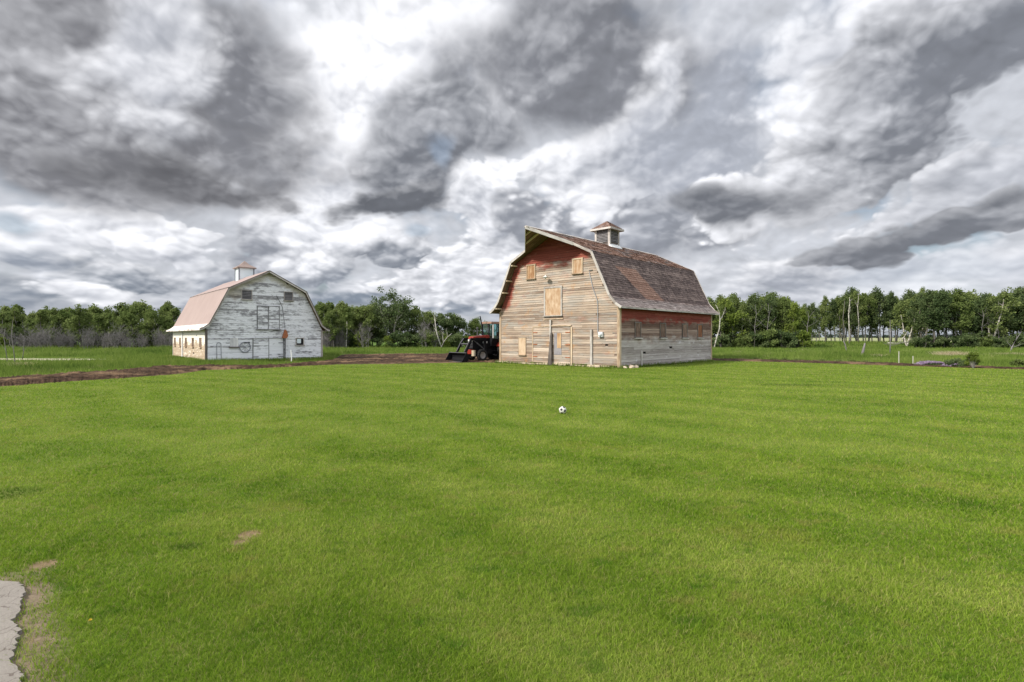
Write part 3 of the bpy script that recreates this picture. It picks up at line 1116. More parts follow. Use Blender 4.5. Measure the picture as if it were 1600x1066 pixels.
def panel(mb, P, U, N, u0, u1, z0, z1, d0, d1, uvrot=False, tone=0.5, mi=0):
    P, U, N = Vector(P), Vector(U), Vector(N)
    c = [P + U * x + N * n + Vector((0, 0, z)) for z in (z0, z1) for x, n in ((u0, d0), (u1, d0), (u1, d1), (u0, d1))]
    mb.hexa([tuple(q) for q in c], tone, (lambda q: (q[2], (Vector(q) - P).dot(U))) if uvrot else (lambda q: ((Vector(q) - P).dot(U), q[2])), mi)


def board_window(parent, name, P, U, N, u0, u1, z0, z1, m_panel, m_frame, sill=0.04, w=0.10, label=None, proud=0.035):
    mb = MB()
    panel(mb, P, U, N, u0, u1, z0, z1, 0.0, proud, tone=random.random())
    o = mb.build(name, m_panel, parent)
    if label:
        o['label'] = label
    mb = MB()
    frame_rect(mb, P, U, N, u0, u1, z0, z1, w, 0.0, proud + 0.025, sill)
    mb.build('window_frame', m_frame, o)
    return o


def shingle_slope(mb, W, pts, b0, b1, side, rng, exposure=0.185, sw=0.30, v_start=0.0, b_front=None):
    """rows of separate shingles on a slope given by a polyline pts [(inset, z)...] from the eave up"""
    # arc length
    L = [0.0]
    for (a0, z0), (a1, z1) in zip(pts, pts[1:]):
        L.append(L[-1] + math.hypot(a1 - a0, z1 - z0))

    def at(v):
        v = min(max(v, 0), L[-1])
        for i in range(len(L) - 1):
            if v <= L[i + 1] + 1e-9:
                t = (v - L[i]) / (L[i + 1] - L[i])
                a = pts[i][0] + (pts[i + 1][0] - pts[i][0]) * t
                z = pts[i][1] + (pts[i + 1][1] - pts[i][1]) * t
                dx, dz = (pts[i + 1][0] - pts[i][0]), (pts[i + 1][1] - pts[i][1])
                l = math.hypot(dx, dz)
                return a, z, -dz / l, dx / l
    v = 0.0
    total = L[-1]
    row = 0
    while v < total - 0.02:
        ve = min(v + exposure * 1.12, total)
        a, z, na, nz = at(v)
        a2, z2, na2, nz2 = at(ve)
        f0 = b0 if b_front is None else b_front(v)
        b = f0 + (-(row % 2) * sw * 0.5)
        rowt = rng.uniform(.12, .88)
        while b < b1:
            w_ = sw * rng.uniform(0.65, 1.35)
            s0, s1 = max(b, f0), min(b + w_ - 0.012, b1)
            if s1 > s0 + 0.03:
                tone = min(1, max(0, rowt * .6 + rng.random() * .4))
                lift = 0.030 + (0.02 if rng.random() < 0.05 else 0) + rng.uniform(0, .008)
                dv = rng.uniform(-.014, .014)
                ax, zx = a + na * lift, z + nz * lift
                ay, zy = a2 + na2 * 0.012, z2 + nz2 * 0.012
                ab, zb = a, z
                X = (lambda q: q) if side == 0 else (lambda q: W - q)
                P = [(X(ax), s0, zx + dv), (X(ax), s1, zx + dv), (X(ay), s1, zy), (X(ay), s0, zy)]
                uv = [(s0, v + v_start), (s1, v + v_start), (s1, ve + v_start), (s0, ve + v_start)]
                mb.face(P if side == 0 else P[::-1], uv if side == 0 else uv[::-1], tone)
                Q = [(X(ab), s0, zb + dv), (X(ab), s1, zb + dv), (X(ax), s1, zx + dv), (X(ax), s0, zx + dv)]
                uq = [(s0, v + v_start)] * 4
                mb.face(Q if side == 0 else Q[::-1], uq, tone * 0.3)
            b += w_
        v += exposure
        row += 1


def deck(mb, W, pts, b0, b1, th=0.05, b_front=None):
    """solid roof boarding under the covering, both sides"""
    L = 0.0
    for i, ((a0, z0), (a1, z1)) in enumerate(zip(pts, pts[1:])):
        l = math.hypot(a1 - a0, z1 - z0)
        n = (-(z1 - z0) / l, (a1 - a0) / l)
        f0 = b0 if b_front is None else b_front(L)
        f1 = b0 if b_front is None else b_front(L + l)
        for side in (0, 1):
            X = (lambda q: q) if side == 0 else (lambda q: W - q)
            p = [(X(a0 - n[0] * th), f0, z0 - n[1] * th), (X(a0 - n[0] * th), b1, z0 - n[1] * th), (X(a0), b1, z0), (X(a0), f0, z0),
                 (X(a1 - n[0] * th), f1, z1 - n[1] * th), (X(a1 - n[0] * th), b1, z1 - n[1] * th), (X(a1), b1, z1), (X(a1), f1, z1)]
            uv = lambda q: (q[2], q[1])
            if side:
                p = [p[k_] for k_ in (3, 2, 1, 0, 7, 6, 5, 4)]
            mb.hexa(p, 0.5, uv)
        L += l


def build_red_barn():
    W, L = 11.30, 14.69
    B = empty('red_barn', (-.97, 43.90, 0), -.76)
    tag(B, 'large weathered barn with traces of red paint and shingled gambrel roof', 'barn')
    random.seed(4)
    rng = random.Random(8)
    X, Y = (1, 0, 0), (0, 1, 0)
    wp = [(0, 4.10), (0.46, 4.92), (1.86, 7.94), (W / 2, 9.80)]
    prof = gambrel_prof(wp, W)
    # front wall and back wall
    mb = MB()
    siding(mb, (0, 0, 0), X, (0, -1, 0), prof, 0.16, 9.78, 0.165, 1, holes=0.008)
    slab(mb, (0, 0, 0), X, (0, -1, 0), [(0, .1), (W, .1)] + [(W - i, z) for i, z in wp] + [(i, z) for i, z in wp[-2::-1]])
    mb.build('front_wall', M['red_front'], B)
    mb = MB()
    siding(mb, (0, L, 0), X, (0, 1, 0), prof, 0.1, 9.78, 0.165, 2)
    slab(mb, (0, L, 0), X, (0, 1, 0), [(0, .1), (W, .1)] + [(W - i, z) for i, z in wp] + [(i, z) for i, z in wp[-2::-1]])
    mb.build('back_wall', M['red_side'], B)
    for nm, a, n_, sd in (('side_wall', W, (1, 0, 0), 3), ('side_wall', 0, (-1, 0, 0), 4)):
        mb = MB()
        siding(mb, (a, 0, 0), Y, n_, lambda z: (0.0, L) if z > .14 else (0.5, L), 0.08, 4.05, 0.165, sd, holes=0.012)
        slab(mb, (a, 0, 0), Y, n_, [(0.0, .1), (L, .1), (L, 4.08), (0.0, 4.08)])
        mb.build(nm, M['red_side'], B)
    # corner boards
    for a, b, da, db in ((W, 0, 1, -1), (0, 0, -1, -1), (W, L, 1, 1)):
        mb = MB()
        x0, x1 = sorted((a - da * 0.16, a + da * 0.045))
        mb.box((x0, min(b, b + db * 0.05), 0.05), (x1, max(b, b + db * 0.05), 4.12), rng.random(), uv=lambda q: (q[2], q[0]))
        y0, y1 = sorted((b, b - db * 0.16))
        mb.box((min(a, a + da * .045), y0, 0.05), (max(a, a + da * .045), y1, 4.12), rng.random(), uv=lambda q: (q[2], q[1]))
        mb.build('corner_board', M['trim_tan'], B)
    # stone footing, uneven
    mb = MB()
    a = -0.35
    while a < W - 0.8:
        w_ = rng.uniform(0.5, 1.3)
        mb.box((a, -rng.uniform(.10, .28), -.05), (a + w_, 0.1, 0.10 + rng.uniform(0, .09)), rng.random())
        a += w_ + 0.01
    mb.build('stone_footing', M['foundation'], B)
    # roof
    rp = [(-.54, 4.12), (-.10, 4.42), (.39, 4.98), (1.83, 8.03)]
    up = [(1.83, 8.03), (W / 2, 9.89)]
    vl = sum(math.hypot(q[0] - p[0], q[1] - p[1]) for p, q in zip(rp, rp[1:]))
    ul = math.hypot(up[1][0] - up[0][0], up[1][1] - up[0][1])
    OV, HD = -.64, -3.14
    def front(v):           # the hay hood juts out over the upper half of the top slope
        t = v / ul
        return OV if t < 0.4 else OV + (HD - OV) * (t - 0.4) / 0.6
    bk = L + 0.38
    mb = MB()
    for side in (0, 1):
        shingle_slope(mb, W, rp, OV, bk, side, rng)
        shingle_slope(mb, W, up, OV, bk, side, rng, v_start=vl, b_front=front)
    roof = mb.build('roof', M['shingle'], B)
    mb = MB()
    deck(mb, W, rp, OV + .01, bk - .01)
    mid = (up[0][0] + (up[1][0] - up[0][0]) * .4, up[0][1] + (up[1][1] - up[0][1]) * .4)
    deck(mb, W, [up[0], mid], OV + .01, bk - .01)
    def fr2(v):
        return OV + .01 + (HD - OV) * v / (ul * 0.6)
    deck(mb, W, [mid, up[1]], OV + .01, bk - .01, b_front=fr2)
    mb.build('roof_boards', M['soffit'], roof)
    # ridge cap
    mb = MB()
    for s in (-1, 1):
        mb.hexa([(W / 2, HD, 9.905), (W / 2 + s * .17, HD, 9.82), (W / 2 + s * .17, bk, 9.82), (W / 2, bk, 9.905),
                 (W / 2, HD, 9.955), (W / 2 + s * .18, HD, 9.865), (W / 2 + s * .18, bk, 9.865), (W / 2, bk, 9.955)], 0.6, lambda q: (q[1], 6))
    mb.build('ridge_cap', M['trim_grey'], roof)
    # barge boards along the front and back rakes
    for side in (0, 1):
        Xf = (lambda q: q) if side == 0 else (lambda q: W - q)
        mb = MB()
        for (a0, z0), (a1, z1) in zip(rp, rp[1:]):
            mb.beam((Xf(a0), OV - .02, z0 - .06), (Xf(a1), OV - .02, z1 - .06), .05, .17, (0, -1, 0.001) if False else (0, 0, 1), rng.random())
        mb.beam((Xf(up[0][0]), OV - .02, up[0][1] - .07), (Xf(mid[0]), OV - .02, mid[1] - .07), .05, .17, tone=rng.random())
        mb.build('barge_board', M['trim_grey'], roof)
        mb = MB()
        mb.beam((Xf(mid[0]), OV - .03, mid[1] - .08), (Xf(W / 2), HD - .03, 9.89 - .08), .05, .22, tone=rng.random())
        mb.build('hood_board', M['trim_grey'], roof)
        mb = MB()
        for (a0, z0), (a1, z1) in zip(rp + up[1:], (rp + up[1:])[1:]):
            mb.beam((Xf(a0), bk + .02, z0 - .03), (Xf(a1), bk + .02, z1 - .03), .05, .17, tone=rng.random())
        mb.build('barge_board', M['trim_grey'], roof)
        mb = MB()
        b_ = OV
        while b_ < bk:
            e_ = min(bk, b_ + rng.uniform(2.0, 4.0))
            mb.box((Xf(-.56) - .02, b_, 4.02), (Xf(-.56) + .02, e_ - .01, 4.13), rng.random(), uv=lambda q: (q[1], q[2]))
            b_ = e_
        mb.build('eave_fascia', M['trim_grey'], roof)
        # lookout blocks under the rake overhang
        for t, (i0, i1) in ((.15, (1, 2)), (.25, (2, 3)), (.55, (2, 3)), (.93, (2, 3))):
            pa, pb = rp[i0], rp[i1]
            a, z = pa[0] + (pb[0] - pa[0]) * t, pa[1] + (pb[1] - pa[1]) * t
            mb = MB()
            mb.box((Xf(a + .16) - .05, OV + .02, z - .16), (Xf(a + .16) + .05, -0.03, z - .06), rng.random())
            mb.build('lookout', M['rafter'] if side == 0 else M['soffit'], roof)
    # hood framing seen from below
    mb = MB()
    for t in (0.35, 0.72):
        for s in (-1, 1):
            b_ = OV + (HD - OV) * t
            q = 0.6 * (1 - t) * (W / 2 - up[0][0])
            a1 = W / 2 + s * q
            z1 = 9.89 - 1.86 * 0.6 * (1 - t)
            mb.beam((W / 2 + s * .04, b_ , 9.73), (a1, b_, z1 - .12), .05, .13, tone=rng.random())
    mb.build('hood_rafter', M['rafter'], roof)
    # cupola
    cb, s, zt = 7.05, .68, 11.10
    c = W / 2
    mb = MB()
    mb.box((c - s + .03, cb - s + .03, 9.0), (c + s - .03, cb + s - .03, zt), uv=lambda q: (q[0], q[2]))
    body = mb.build('cupola', M['trim_dark'], B)
    mb = MB()
    for i in range(9):
        z = 9.98 + i * .118
        for dx, dy, ax in ((0, -1, 0), (0, 1, 0), (1, 0, 1), (-1, 0, 1)):
            if ax == 0:
                y0 = cb + dy * (s - .03)
                y1 = cb + dy * (s + .035)
                mb.hexa([(c - s + .1, y1, z), (c + s - .1, y1, z), (c + s - .1, y0, z + .07), (c - s + .1, y0, z + .07),
                         (c - s + .1, y1, z + .025), (c + s - .1, y1, z + .025), (c + s - .1, y0, z + .095), (c - s + .1, y0, z + .095)], rng.random())
            else:
                x0 = c + dx * (s - .03)
                x1 = c + dx * (s + .035)
                mb.hexa([(x1, cb - s + .1, z), (x1, cb + s - .1, z), (x0, cb + s - .1, z + .07), (x0, cb - s + .1, z + .07),
                         (x1, cb - s + .1, z + .025), (x1, cb + s - .1, z + .025), (x0, cb + s - .1, z + .095), (x0, cb - s + .1, z + .095)], rng.random(), lambda q: (q[1], q[2]))
    mb.build('louvre', M['vent_slats'], body)
    for sx in (-1, 1):
        for sy in (-1, 1):
            mb = MB()
            x, y = c + sx * (s - .03), cb + sy * (s - .03)
            mb.box((x - .09, y - .09, 9.2), (x + .09, y + .09, zt + .03), rng.random(), uv=lambda q: (q[2], q[0] + q[1]))
            mb.build('corner_post', M['trim_grey'], body)
    mb = MB()
    r = 1.01
    ap = (c, cb, 11.84)
    cs = [(c - r, cb - r, zt), (c + r, cb - r, zt), (c + r, cb + r, zt), (c - r, cb + r, zt)]
    nrow = 9
    for i in range(4):
        p, q = Vector(cs[i]), Vector(cs[(i + 1) % 4])
        for j in range(nrow):
            t0, t1 = j / nrow, (j + 1.05) / nrow
            a0, a1 = p.lerp(Vector(ap), t0), q.lerp(Vector(ap), t0)
            b0_, b1_ = p.lerp(Vector(ap), min(t1, 1)), q.lerp(Vector(ap), min(t1, 1))
            n_ = (q - p).cross(Vector(ap) - p).normalized()
            nn = max(1, int((a1 - a0).length / .25))
            for m_ in range(nn):
                u0, u1 = m_ / nn, (m_ + 1) / nn - .01
                mb.face([a0.lerp(a1, u0) + n_ * .03, a0.lerp(a1, u1) + n_ * .03, b0_.lerp(b1_, u1), b0_.lerp(b1_, u0)], [(u0 * 2, 5 + t0), (u1 * 2, 5 + t0), (u1 * 2, 5 + t1), (u0 * 2, 5 + t1)], rng.random())
                mb.face([a0.lerp(a1, u0), a0.lerp(a1, u1), a0.lerp(a1, u1) + n_ * .03, a0.lerp(a1, u0) + n_ * .03], None, .1)
    cr = mb.build('cupola_roof', M['shingle'], body)
    mb = MB()
    for i in range(4):
        p, q = Vector(cs[i]), Vector(cs[(i + 1) % 4])
        mb.beam(p + Vector((0, 0, -.06)), q + Vector((0, 0, -.06)), .05, .15, tone=rng.random())
    mb.box((c - r + .03, cb - r + .03, zt - .07), (c + r - .03, cb + r - .03, zt - .02))
    mb.build('cupola_fascia', M['trim_grey'], cr)
    # white flashing at the foot of the cupola
    mb = MB()
    for sgn in (1, -1):
        a0, a1 = c + sgn * (s + .01), c + sgn * (s + .28)
        z = lambda a: 9.89 - abs(a - c) * (1.86 / 3.82) + .05
        mb.hexa([(a0, cb - s - .1, z(a0)), (a1, cb - s - .1, z(a1)), (a1, cb + s + .15, z(a1)), (a0, cb + s + .15, z(a0)),
                 (a0, cb - s - .1, z(a0) + .20), (a1, cb - s - .1, z(a1) + .03), (a1, cb + s + .15, z(a1) + .03), (a0, cb + s + .15, z(a0) + .20)])
    mb.build('flashing', M['white_paint'], body)
    # openings on the front
    F, FN = (0, 0, 0), (0, -1, 0)
    P = (0, -.028, 0)
    board_window(B, 'window', P, X, FN, 3.05, 3.78, 6.62, 7.62, M['plywood'], M['trim_tan'], label='boarded hayloft window stained orange')
    board_window(B, 'window', P, X, FN, 7.50, 8.22, 6.68, 7.66, M['plywood_pale'], M['trim_tan'], label='boarded hayloft window with pale frame')
    board_window(B, 'hayloft_door', P, X, FN, 4.86, 6.34, 3.72, 5.75, M['plywood_pale'], M['trim_grey'], w=.13, label='tall pale plywood hayloft door')
    # rail under the loft door
    mb = MB()
    panel(mb, P, X, FN, 4.7, 6.55, 3.42, 3.50, 0, .06)
    panel(mb, P, X, FN, 3.65, 4.72, 2.86, 2.93, 0, .07)
    panel(mb, P, X, FN, 4.75, 7.30, 2.90, 2.98, 0, .09)
    mb.build('door_track', M['trim_tan'], B)
    # two big door leaves with lapped boards of their own
    for u0, u1, sd in ((3.66, 5.36, 21), (5.48, 7.20, 22)):
        mb = MB()
        siding(mb, (0, -.045, 0), X, FN, lambda z, a=u0, b=u1: (a, b), 0.16, 2.88, 0.165, sd, holes=0.0, seg=(3, 4))
        slab(mb, (0, -.045, 0), X, FN, [(u0, .16), (u1, .16), (u1, 2.88), (u0, 2.88)], .012, 0.3)
        d = mb.build('door', M['red_front'], B)
        if u0 > 5:
            mb = MB()
            panel(mb, (0, -.07, 0), X, FN, 5.72, 6.42, 0.80, 2.42, 0, .02, tone=.3)
            mb.build('door_patch', M['plywood_grey'], d)['label'] = 'grey and orange board patch'
            mb = MB()
            panel(mb, (0, -.09, 0), X, FN, 6.02, 6.40, 1.30, 2.40, 0, .012, tone=.8)
            mb.build('patch_board', M['plywood'], d)
        for zz in (.62, 1.55, 2.45):
            mb = MB()
            ue = u0 if u0 < 5 else u1
            sg = 1 if u0 < 5 else -1
            mb.box((min(ue, ue + sg * .42), -.095, zz - .035), (max(ue, ue + sg * .42), -.072, zz + .035))
            mb.build('hinge', M['rust'], d)
    for u, w_, m_, z1 in ((3.56, .09, 'trim_tan', 2.85), (7.26, .12, 'trim_tan', 2.85)):
        mb = MB()
        panel(mb, P, X, FN, u, u + w_, .12, z1, 0, .06, True, rng.random())
        mb.build('door_post', M[m_], B)
    board_window(B, 'window', P, X, FN, 2.14, 2.86, .74, 2.06, M['plywood_pale'], M['trim_tan'], w=.02, label='narrow boarded window by the left corner')
    mb = MB()
    panel(mb, P, X, FN, 9.00, 9.16, .02, 2.62, 0, .12, True)
    mb.build('batten', M['trim_grey'], B)
    # the broken prop pole and grey slab leaning on the doors
    mb = MB()
    mb.beam((5.42, -.16, .02), (5.42, -.13, 3.40), .11, .09, (0, 1, 0), .7)
    mb.build('door_brace', M['trim_grey'], B)
    mb = MB()
    mb.hexa([(5.30, -.34, .0), (5.66, -.34, .0), (5.66, -.27, .0), (5.30, -.27, .0), (5.46, -.20, 2.45), (5.60, -.20, 2.45), (5.60, -.14, 2.45), (5.46, -.14, 2.45)], .2, lambda q: (q[2], q[0]))
    mb.build('leaning_plank', M['trim_dark'], B)
    # shed lamp, conduit and meter
    mb = MB()
    mb.tube([(5.17, -.03, 6.56), (5.17, -.30, 6.66), (5.17, -.42, 6.58)], .018, 6)
    lamp = mb.build('wall_lamp', M['cable'], B)
    mb = MB()
    mb.lathe((5.17, -.42, 6.62), (0, 0, -1), [(-.10, .0), (-.10, .035), (-.02, .05), (.03, .20), (.07, .24), (.06, .22)], 16)
    mb.build('lamp_shade', M['white_paint'], lamp, smooth=True)
    mb = MB()
    mb.lathe((5.17, -.42, 6.55), (0, 0, -1), [(0, .03), (.04, .06), (.10, .06), (.14, .0)], 10)
    mb.build('bulb', M['white_paint'], lamp, smooth=True)
    mb = MB()
    mb.tube([(9.15, -.07, 6.80), (8.86, -.08, 6.79), (8.90, -.07, 6.6), (9.2, -.06, 5.5), (9.52, -.06, 4.75), (9.58, -.06, 4.5), (9.60, -.06, 2.4), (9.70, -.06, 2.28)], .028, 6)
    mb.build('conduit', M['cable'], B, smooth=True)
    mb = MB()
    mb.box((9.72, -.20, 2.12), (10.06, -.03, 2.46))
    mb.lathe((9.89, -.20, 2.30), (0, -1, 0), [(0, .12), (.09, .12), (.12, .08), (.12, 0)], 14)
    mb.build('meter_box', M['meter'], B)
    # side wall windows
    PS = (W + .028, 0, 0)
    for i, (u0, u1) in enumerate(((1.98, 2.66), (5.55, 6.32), (9.14, 9.94), (11.95, 12.75))):
        board_window(B, 'window', PS, Y, (1, 0, 0), u0, u1, 2.12, 3.10, M['rust_panel'] if i == 3 else M['brown_panel'], M['trim_dark'], sill=.06, w=.08, proud=.012,
                     label='window closed with a rust brown board' if i == 3 else None)
        mb = MB()
        mb.box((W + .03, u0 - .16, 1.99), (W + .16, u1 + .16, 2.05), .8, uv=lambda q: (q[1], q[2]))
        mb.build('window_sill', M['trim_grey'], B)
    mb = MB()
    mb.box((W + .03, 2.72, 0), (W + .10, 2.84, 1.14), .8, uv=lambda q: (q[2], q[1]))
    mb.build('batten', M['trim_grey'], B)
    return B


RB = build_red_barn()


def build_white_barn():
    W, L = 9.65, 14.29
    B = empty('white_barn', (-25.01, 43.9, 0), .72)
    tag(B, 'smaller barn with peeling white paint and pinkish metal gambrel roof', 'barn')
    rng = random.Random(18)
    X, Y = (1, 0, 0), (0, 1, 0)
    wp = [(0, 2.73), (0.20, 3.12), (1.66, 6.12), (W / 2, 7.78)]
    prof = gambrel_prof(wp, W)
    out_ = [(0, 0), (W, 0)] + [(W - i, z) for i, z in wp] + [(i, z) for i, z in wp[-2::-1]]
    for nm, b, n_, sd in (('front_wall', 0, (0, -1, 0), 31), ('back_wall', L, (0, 1, 0), 32)):
        mb = MB()
        siding(mb, (0, b, 0), X, n_, prof, 0.0, 7.76, 0.155, sd, holes=0.010)
        slab(mb, (0, b, 0), X, n_, out_)
        mb.build(nm, M['white_front'], B)
    for nm, a, n_, sd in (('side_wall', 0, (-1, 0, 0), 33), ('side_wall', W, (1, 0, 0), 34)):
        mb = MB()
        siding(mb, (a, 0, 0), Y, n_, lambda z: (0, L), 0.0, 2.72, 0.155, sd, holes=0.01)
        slab(mb, (a, 0, 0), Y, n_, [(0, 0), (L, 0), (L, 2.74), (0, 2.74)])
        mb.build(nm, M['white_side'], B)
    for a, b, da, db in ((W, 0, 1, -1), (0, 0, -1, -1), (0, L, -1, 1)):
        mb = MB()
        mb.box((min(a - da * .12, a + da * .045), min(b, b + db * .05), 0.0), (max(a - da * .12, a + da * .045), max(b, b + db * .05), 2.75), rng.random(), uv=lambda q: (q[2], q[0]))
        mb.box((min(a, a + da * .045), min(b, b - db * .12), 0.0), (max(a, a + da * .045), max(b, b - db * .12), 2.75), rng.random(), uv=lambda q: (q[2], q[1]))
        mb.build('corner_board', M['trim_dark'] if (a, b) == (0, 0) else M['trim_grey'], B)
    # roof: ribbed metal sheets on boarding, flared eaves in white sheet
    lo, up = [(.16, 3.19), (1.63, 6.20)], [(1.63, 6.20), (W / 2, 7.85)]
    fl = [(-.52, 2.76), (-.22, 2.90), (.16, 3.19)]
    OV, bk = -.46, L + .46
    mb = MB()
    for side in (0, 1):
        Xf = (lambda q: q) if side == 0 else (lambda q: W - q)
        for (a0, z0), (a1, z1) in (lo, up):
            l = math.hypot(a1 - a0, z1 - z0)
            n = (-(z1 - z0) / l, (a1 - a0) / l)
            b = OV
            while b < bk - .01:
                e = min(b + .30, bk)
                tone = rng.random()
                # flat pan and raised rib
                for b0, b1, h0, h1 in ((b, e - .06, .02, .02), (e - .06, e - .03, .02, .065), (e - .03, e, .065, .02)):
                    p = [(Xf(a0 + n[0] * h0), b0, z0 + n[1] * h0), (Xf(a0 + n[0] * h1), b1, z0 + n[1] * h1), (Xf(a1 + n[0] * h1), b1, z1 + n[1] * h1), (Xf(a1 + n[0] * h0), b0, z1 + n[1] * h0)]
                    uv = [(b0, 0), (b1, 0), (b1, l), (b0, l)]
                    mb.face(p if side == 0 else p[::-1], uv if side == 0 else uv[::-1], tone)
                b = e
    roof = mb.build('roof', M['metal_roof'], B)
    mb = MB()
    deck(mb, W, fl + [lo[1], up[1]], OV + .01, bk - .01)
    mb.build('roof_boards', M['soffit'], roof)
    for side in (0, 1):
        Xf = (lambda q: q) if side == 0 else (lambda q: W - q)
        mb = MB()
        for (a0, z0), (a1, z1) in zip(fl, fl[1:]):
            l = math.hypot(a1 - a0, z1 - z0)
            n = (-(z1 - z0) / l, (a1 - a0) / l)
            b = OV
            while b < bk - .01:
                e = min(bk, b + 2.4)
                h = .018 + rng.uniform(0, .012)
                p = [(Xf(a0 + n[0] * h), b, z0 + n[1] * h), (Xf(a0 + n[0] * h), e - .02, z0 + n[1] * h), (Xf(a1 + n[0] * h), e - .02, z1 + n[1] * h), (Xf(a1 + n[0] * h), b, z1 + n[1] * h)]
                mb.face(p if side == 0 else p[::-1], None, rng.random())
                b = e
        mb.box((min(Xf(-.52), Xf(-.55)), OV, 2.66), (max(Xf(-.52), Xf(-.55)), bk, 2.79))
        mb.build('eave_flashing', M['eave_sheet'], roof)
        # knee and ridge flashing
        mb = MB()
        mb.beam((Xf(1.62), OV, 6.24), (Xf(1.62), bk, 6.24), .10, .05)
        mb.build('knee_trim', M['trim_dark'], roof)
        mb = MB()
        pts = fl + [lo[1], up[1]]
        for (a0, z0), (a1, z1) in zip(pts, pts[1:]):
            mb.beam((Xf(a0), OV - .02, z0 - .05), (Xf(a1), OV - .02, z1 - .05), .045, .15, tone=rng.random())
            mb.beam((Xf(a0), OV - .035, z0 + .035), (Xf(a1), OV - .035, z1 + .035), .09, .035, tone=0, mi=1)
        mb.build('barge_board', [M['trim_grey'], M['trim_dark']], roof)
        mb = MB()
        for (a0, z0), (a1, z1) in zip(pts, pts[1:]):
            mb.beam((Xf(a0), bk + .02, z0 - .05), (Xf(a1), bk + .02, z1 - .05), .045, .15, tone=rng.random())
        mb.build('barge_board', M['trim_grey'], roof)
    mb = MB()
    for s in (-1, 1):
        mb.hexa([(W / 2, OV, 7.885), (W / 2 + s * .2, OV, 7.815), (W / 2 + s * .2, bk, 7.815), (W / 2, bk, 7.885),
                 (W / 2, OV, 7.91), (W / 2 + s * .2, OV, 7.84), (W / 2 + s * .2, bk, 7.84), (W / 2, bk, 7.91)])
    mb.build('ridge_cap', M['metal_roof'], roof)
    # cupola: white panes between grey posts, small pyramid roof
    c, cb, s, zt = W / 2, 7.15, .66, 8.84
    mb = MB()
    mb.box((c - s, cb - s, 7.0), (c + s, cb + s, zt))
    cu = mb.build('cupola', M['pane'], B)
    for sx in (-1, 1):
        for sy in (-1, 1):
            mb = MB()
            x, y = c + sx * s, cb + sy * s
            mb.box((x - .055, y - .055, 7.2), (x + .055, y + .055, zt + .02), .2)
            mb.build('corner_post', M['iron_grey'], cu)
    mb = MB()
    r = .86
    cs = [Vector((c - r, cb - r, zt)), Vector((c + r, cb - r, zt)), Vector((c + r, cb + r, zt)), Vector((c - r, cb + r, zt))]
    ap, midr = Vector((c, cb, 9.55)), .45
    ins = [Vector((c + (p.x - c) * midr, cb + (p.y - cb) * midr, zt + .30)) for p in cs]
    for i in range(4):
        j = (i + 1) % 4
        mb.face([cs[i], cs[j], ins[j], ins[i]])
        mb.face([ins[i], ins[j], ap])
        mb.face([cs[j], cs[i], cs[i] - Vector((0, 0, .08)), cs[j] - Vector((0, 0, .08))], tone=.1)
    mb.face([p - Vector((0, 0, .08)) for p in cs[::-1]], tone=.1)
    mb.build('cupola_roof', M['cupola_metal'], cu)
    P, FN = (0, -.028, 0), (0, -1, 0)
    # two louvred vents high in the gable
    for u0, u1, z0, z1 in ((2.72, 3.48, 5.34, 6.10), (6.22, 6.92, 5.40, 6.14)):
        mb = MB()
        panel(mb, P, X, FN, u0, u1, z0, z1, 0, .012)
        v_ = mb.build('vent', M['dark'], B)
        mb = MB()
        for i in range(6):
            z = z0 + .02 + i * (z1 - z0) / 6
            mb.hexa([(u0, -.085, z), (u1, -.085, z), (u1, -.042, z + .07), (u0, -.042, z + .07), (u0, -.085, z + .03), (u1, -.085, z + .03), (u1, -.042, z + .10), (u0, -.042, z + .10)], rng.random())
        mb.build('vent_slats', M['vent_slats'], v_)
        mb = MB()
        frame_rect(mb, P, X, FN, u0, u1, z0, z1, .05, 0, .065, .04)
        mb.build('window_frame', M['trim_grey'], v_)
    # loft doors
    for u0, u1, sd in ((3.98, 4.82, 41), (4.90, 5.74, 42)):
        mb = MB()
        siding(mb, (0, -.04, 0), X, FN, lambda z, a=u0, b=u1: (a, b), 2.82, 4.78, 0.155, sd, holes=0, seg=(3, 4))
        slab(mb, (0, -.04, 0), X, FN, [(u0, 2.82), (u1, 2.82), (u1, 4.78), (u0, 4.78)], .01, .3)
        mb.build('hayloft_door', M['white_front'], B)
    mb = MB()
    frame_rect(mb, P, X, FN, 3.96, 5.76, 2.82, 4.80, .05, 0, .06, .10)
    panel(mb, P, X, FN, 4.83, 4.89, 2.82, 4.80, 0, .075, True)
    mb.build('door_casing', M['casing'], B)
    # ground doors
    for u0, u1, sd in ((3.64, 4.86, 43), (4.92, 6.10, 44)):
        mb = MB()
        siding(mb, (0, -.04, 0), X, FN, lambda z, a=u0, b=u1: (a, b), 0.02, 1.98, 0.155, sd, holes=0, seg=(3, 4))
        slab(mb, (0, -.04, 0), X, FN, [(u0, .02), (u1, .02), (u1, 1.98), (u0, 1.98)], .01, .3)
        d = mb.build('door', M['white_front'], B)
        mb = MB()
        ue = u0 if u0 < 4.5 else u1
        sg = 1 if u0 < 4.5 else -1
        for zz in (.4, 1.6):
            mb = MB()
            mb.box((min(ue, ue + sg * .4), -.085, zz - .03), (max(ue, ue + sg * .4), -.066, zz + .03))
            mb.build('hinge', M['dark_iron'], d)
    mb = MB()
    frame_rect(mb, P, X, FN, 3.62, 6.12, .05, 1.99, .06, 0, .07, 0)
    panel(mb, P, X, FN, 4.865, 4.915, .05, 1.99, 0, .05, True)
    mb.build('door_casing', M['casing'], B)
    # windows beside the doors: left one closed with upright white boards, right one open
    mb = MB()
    for i in range(5):
        panel(mb, P, X, FN, 1.80 + i * .125, 1.80 + i * .125 + .115, 1.30, 2.04 - .02 * (i % 2), 0, .05, True, rng.random())
    w_ = mb.build('window', M['white_boards'], B)
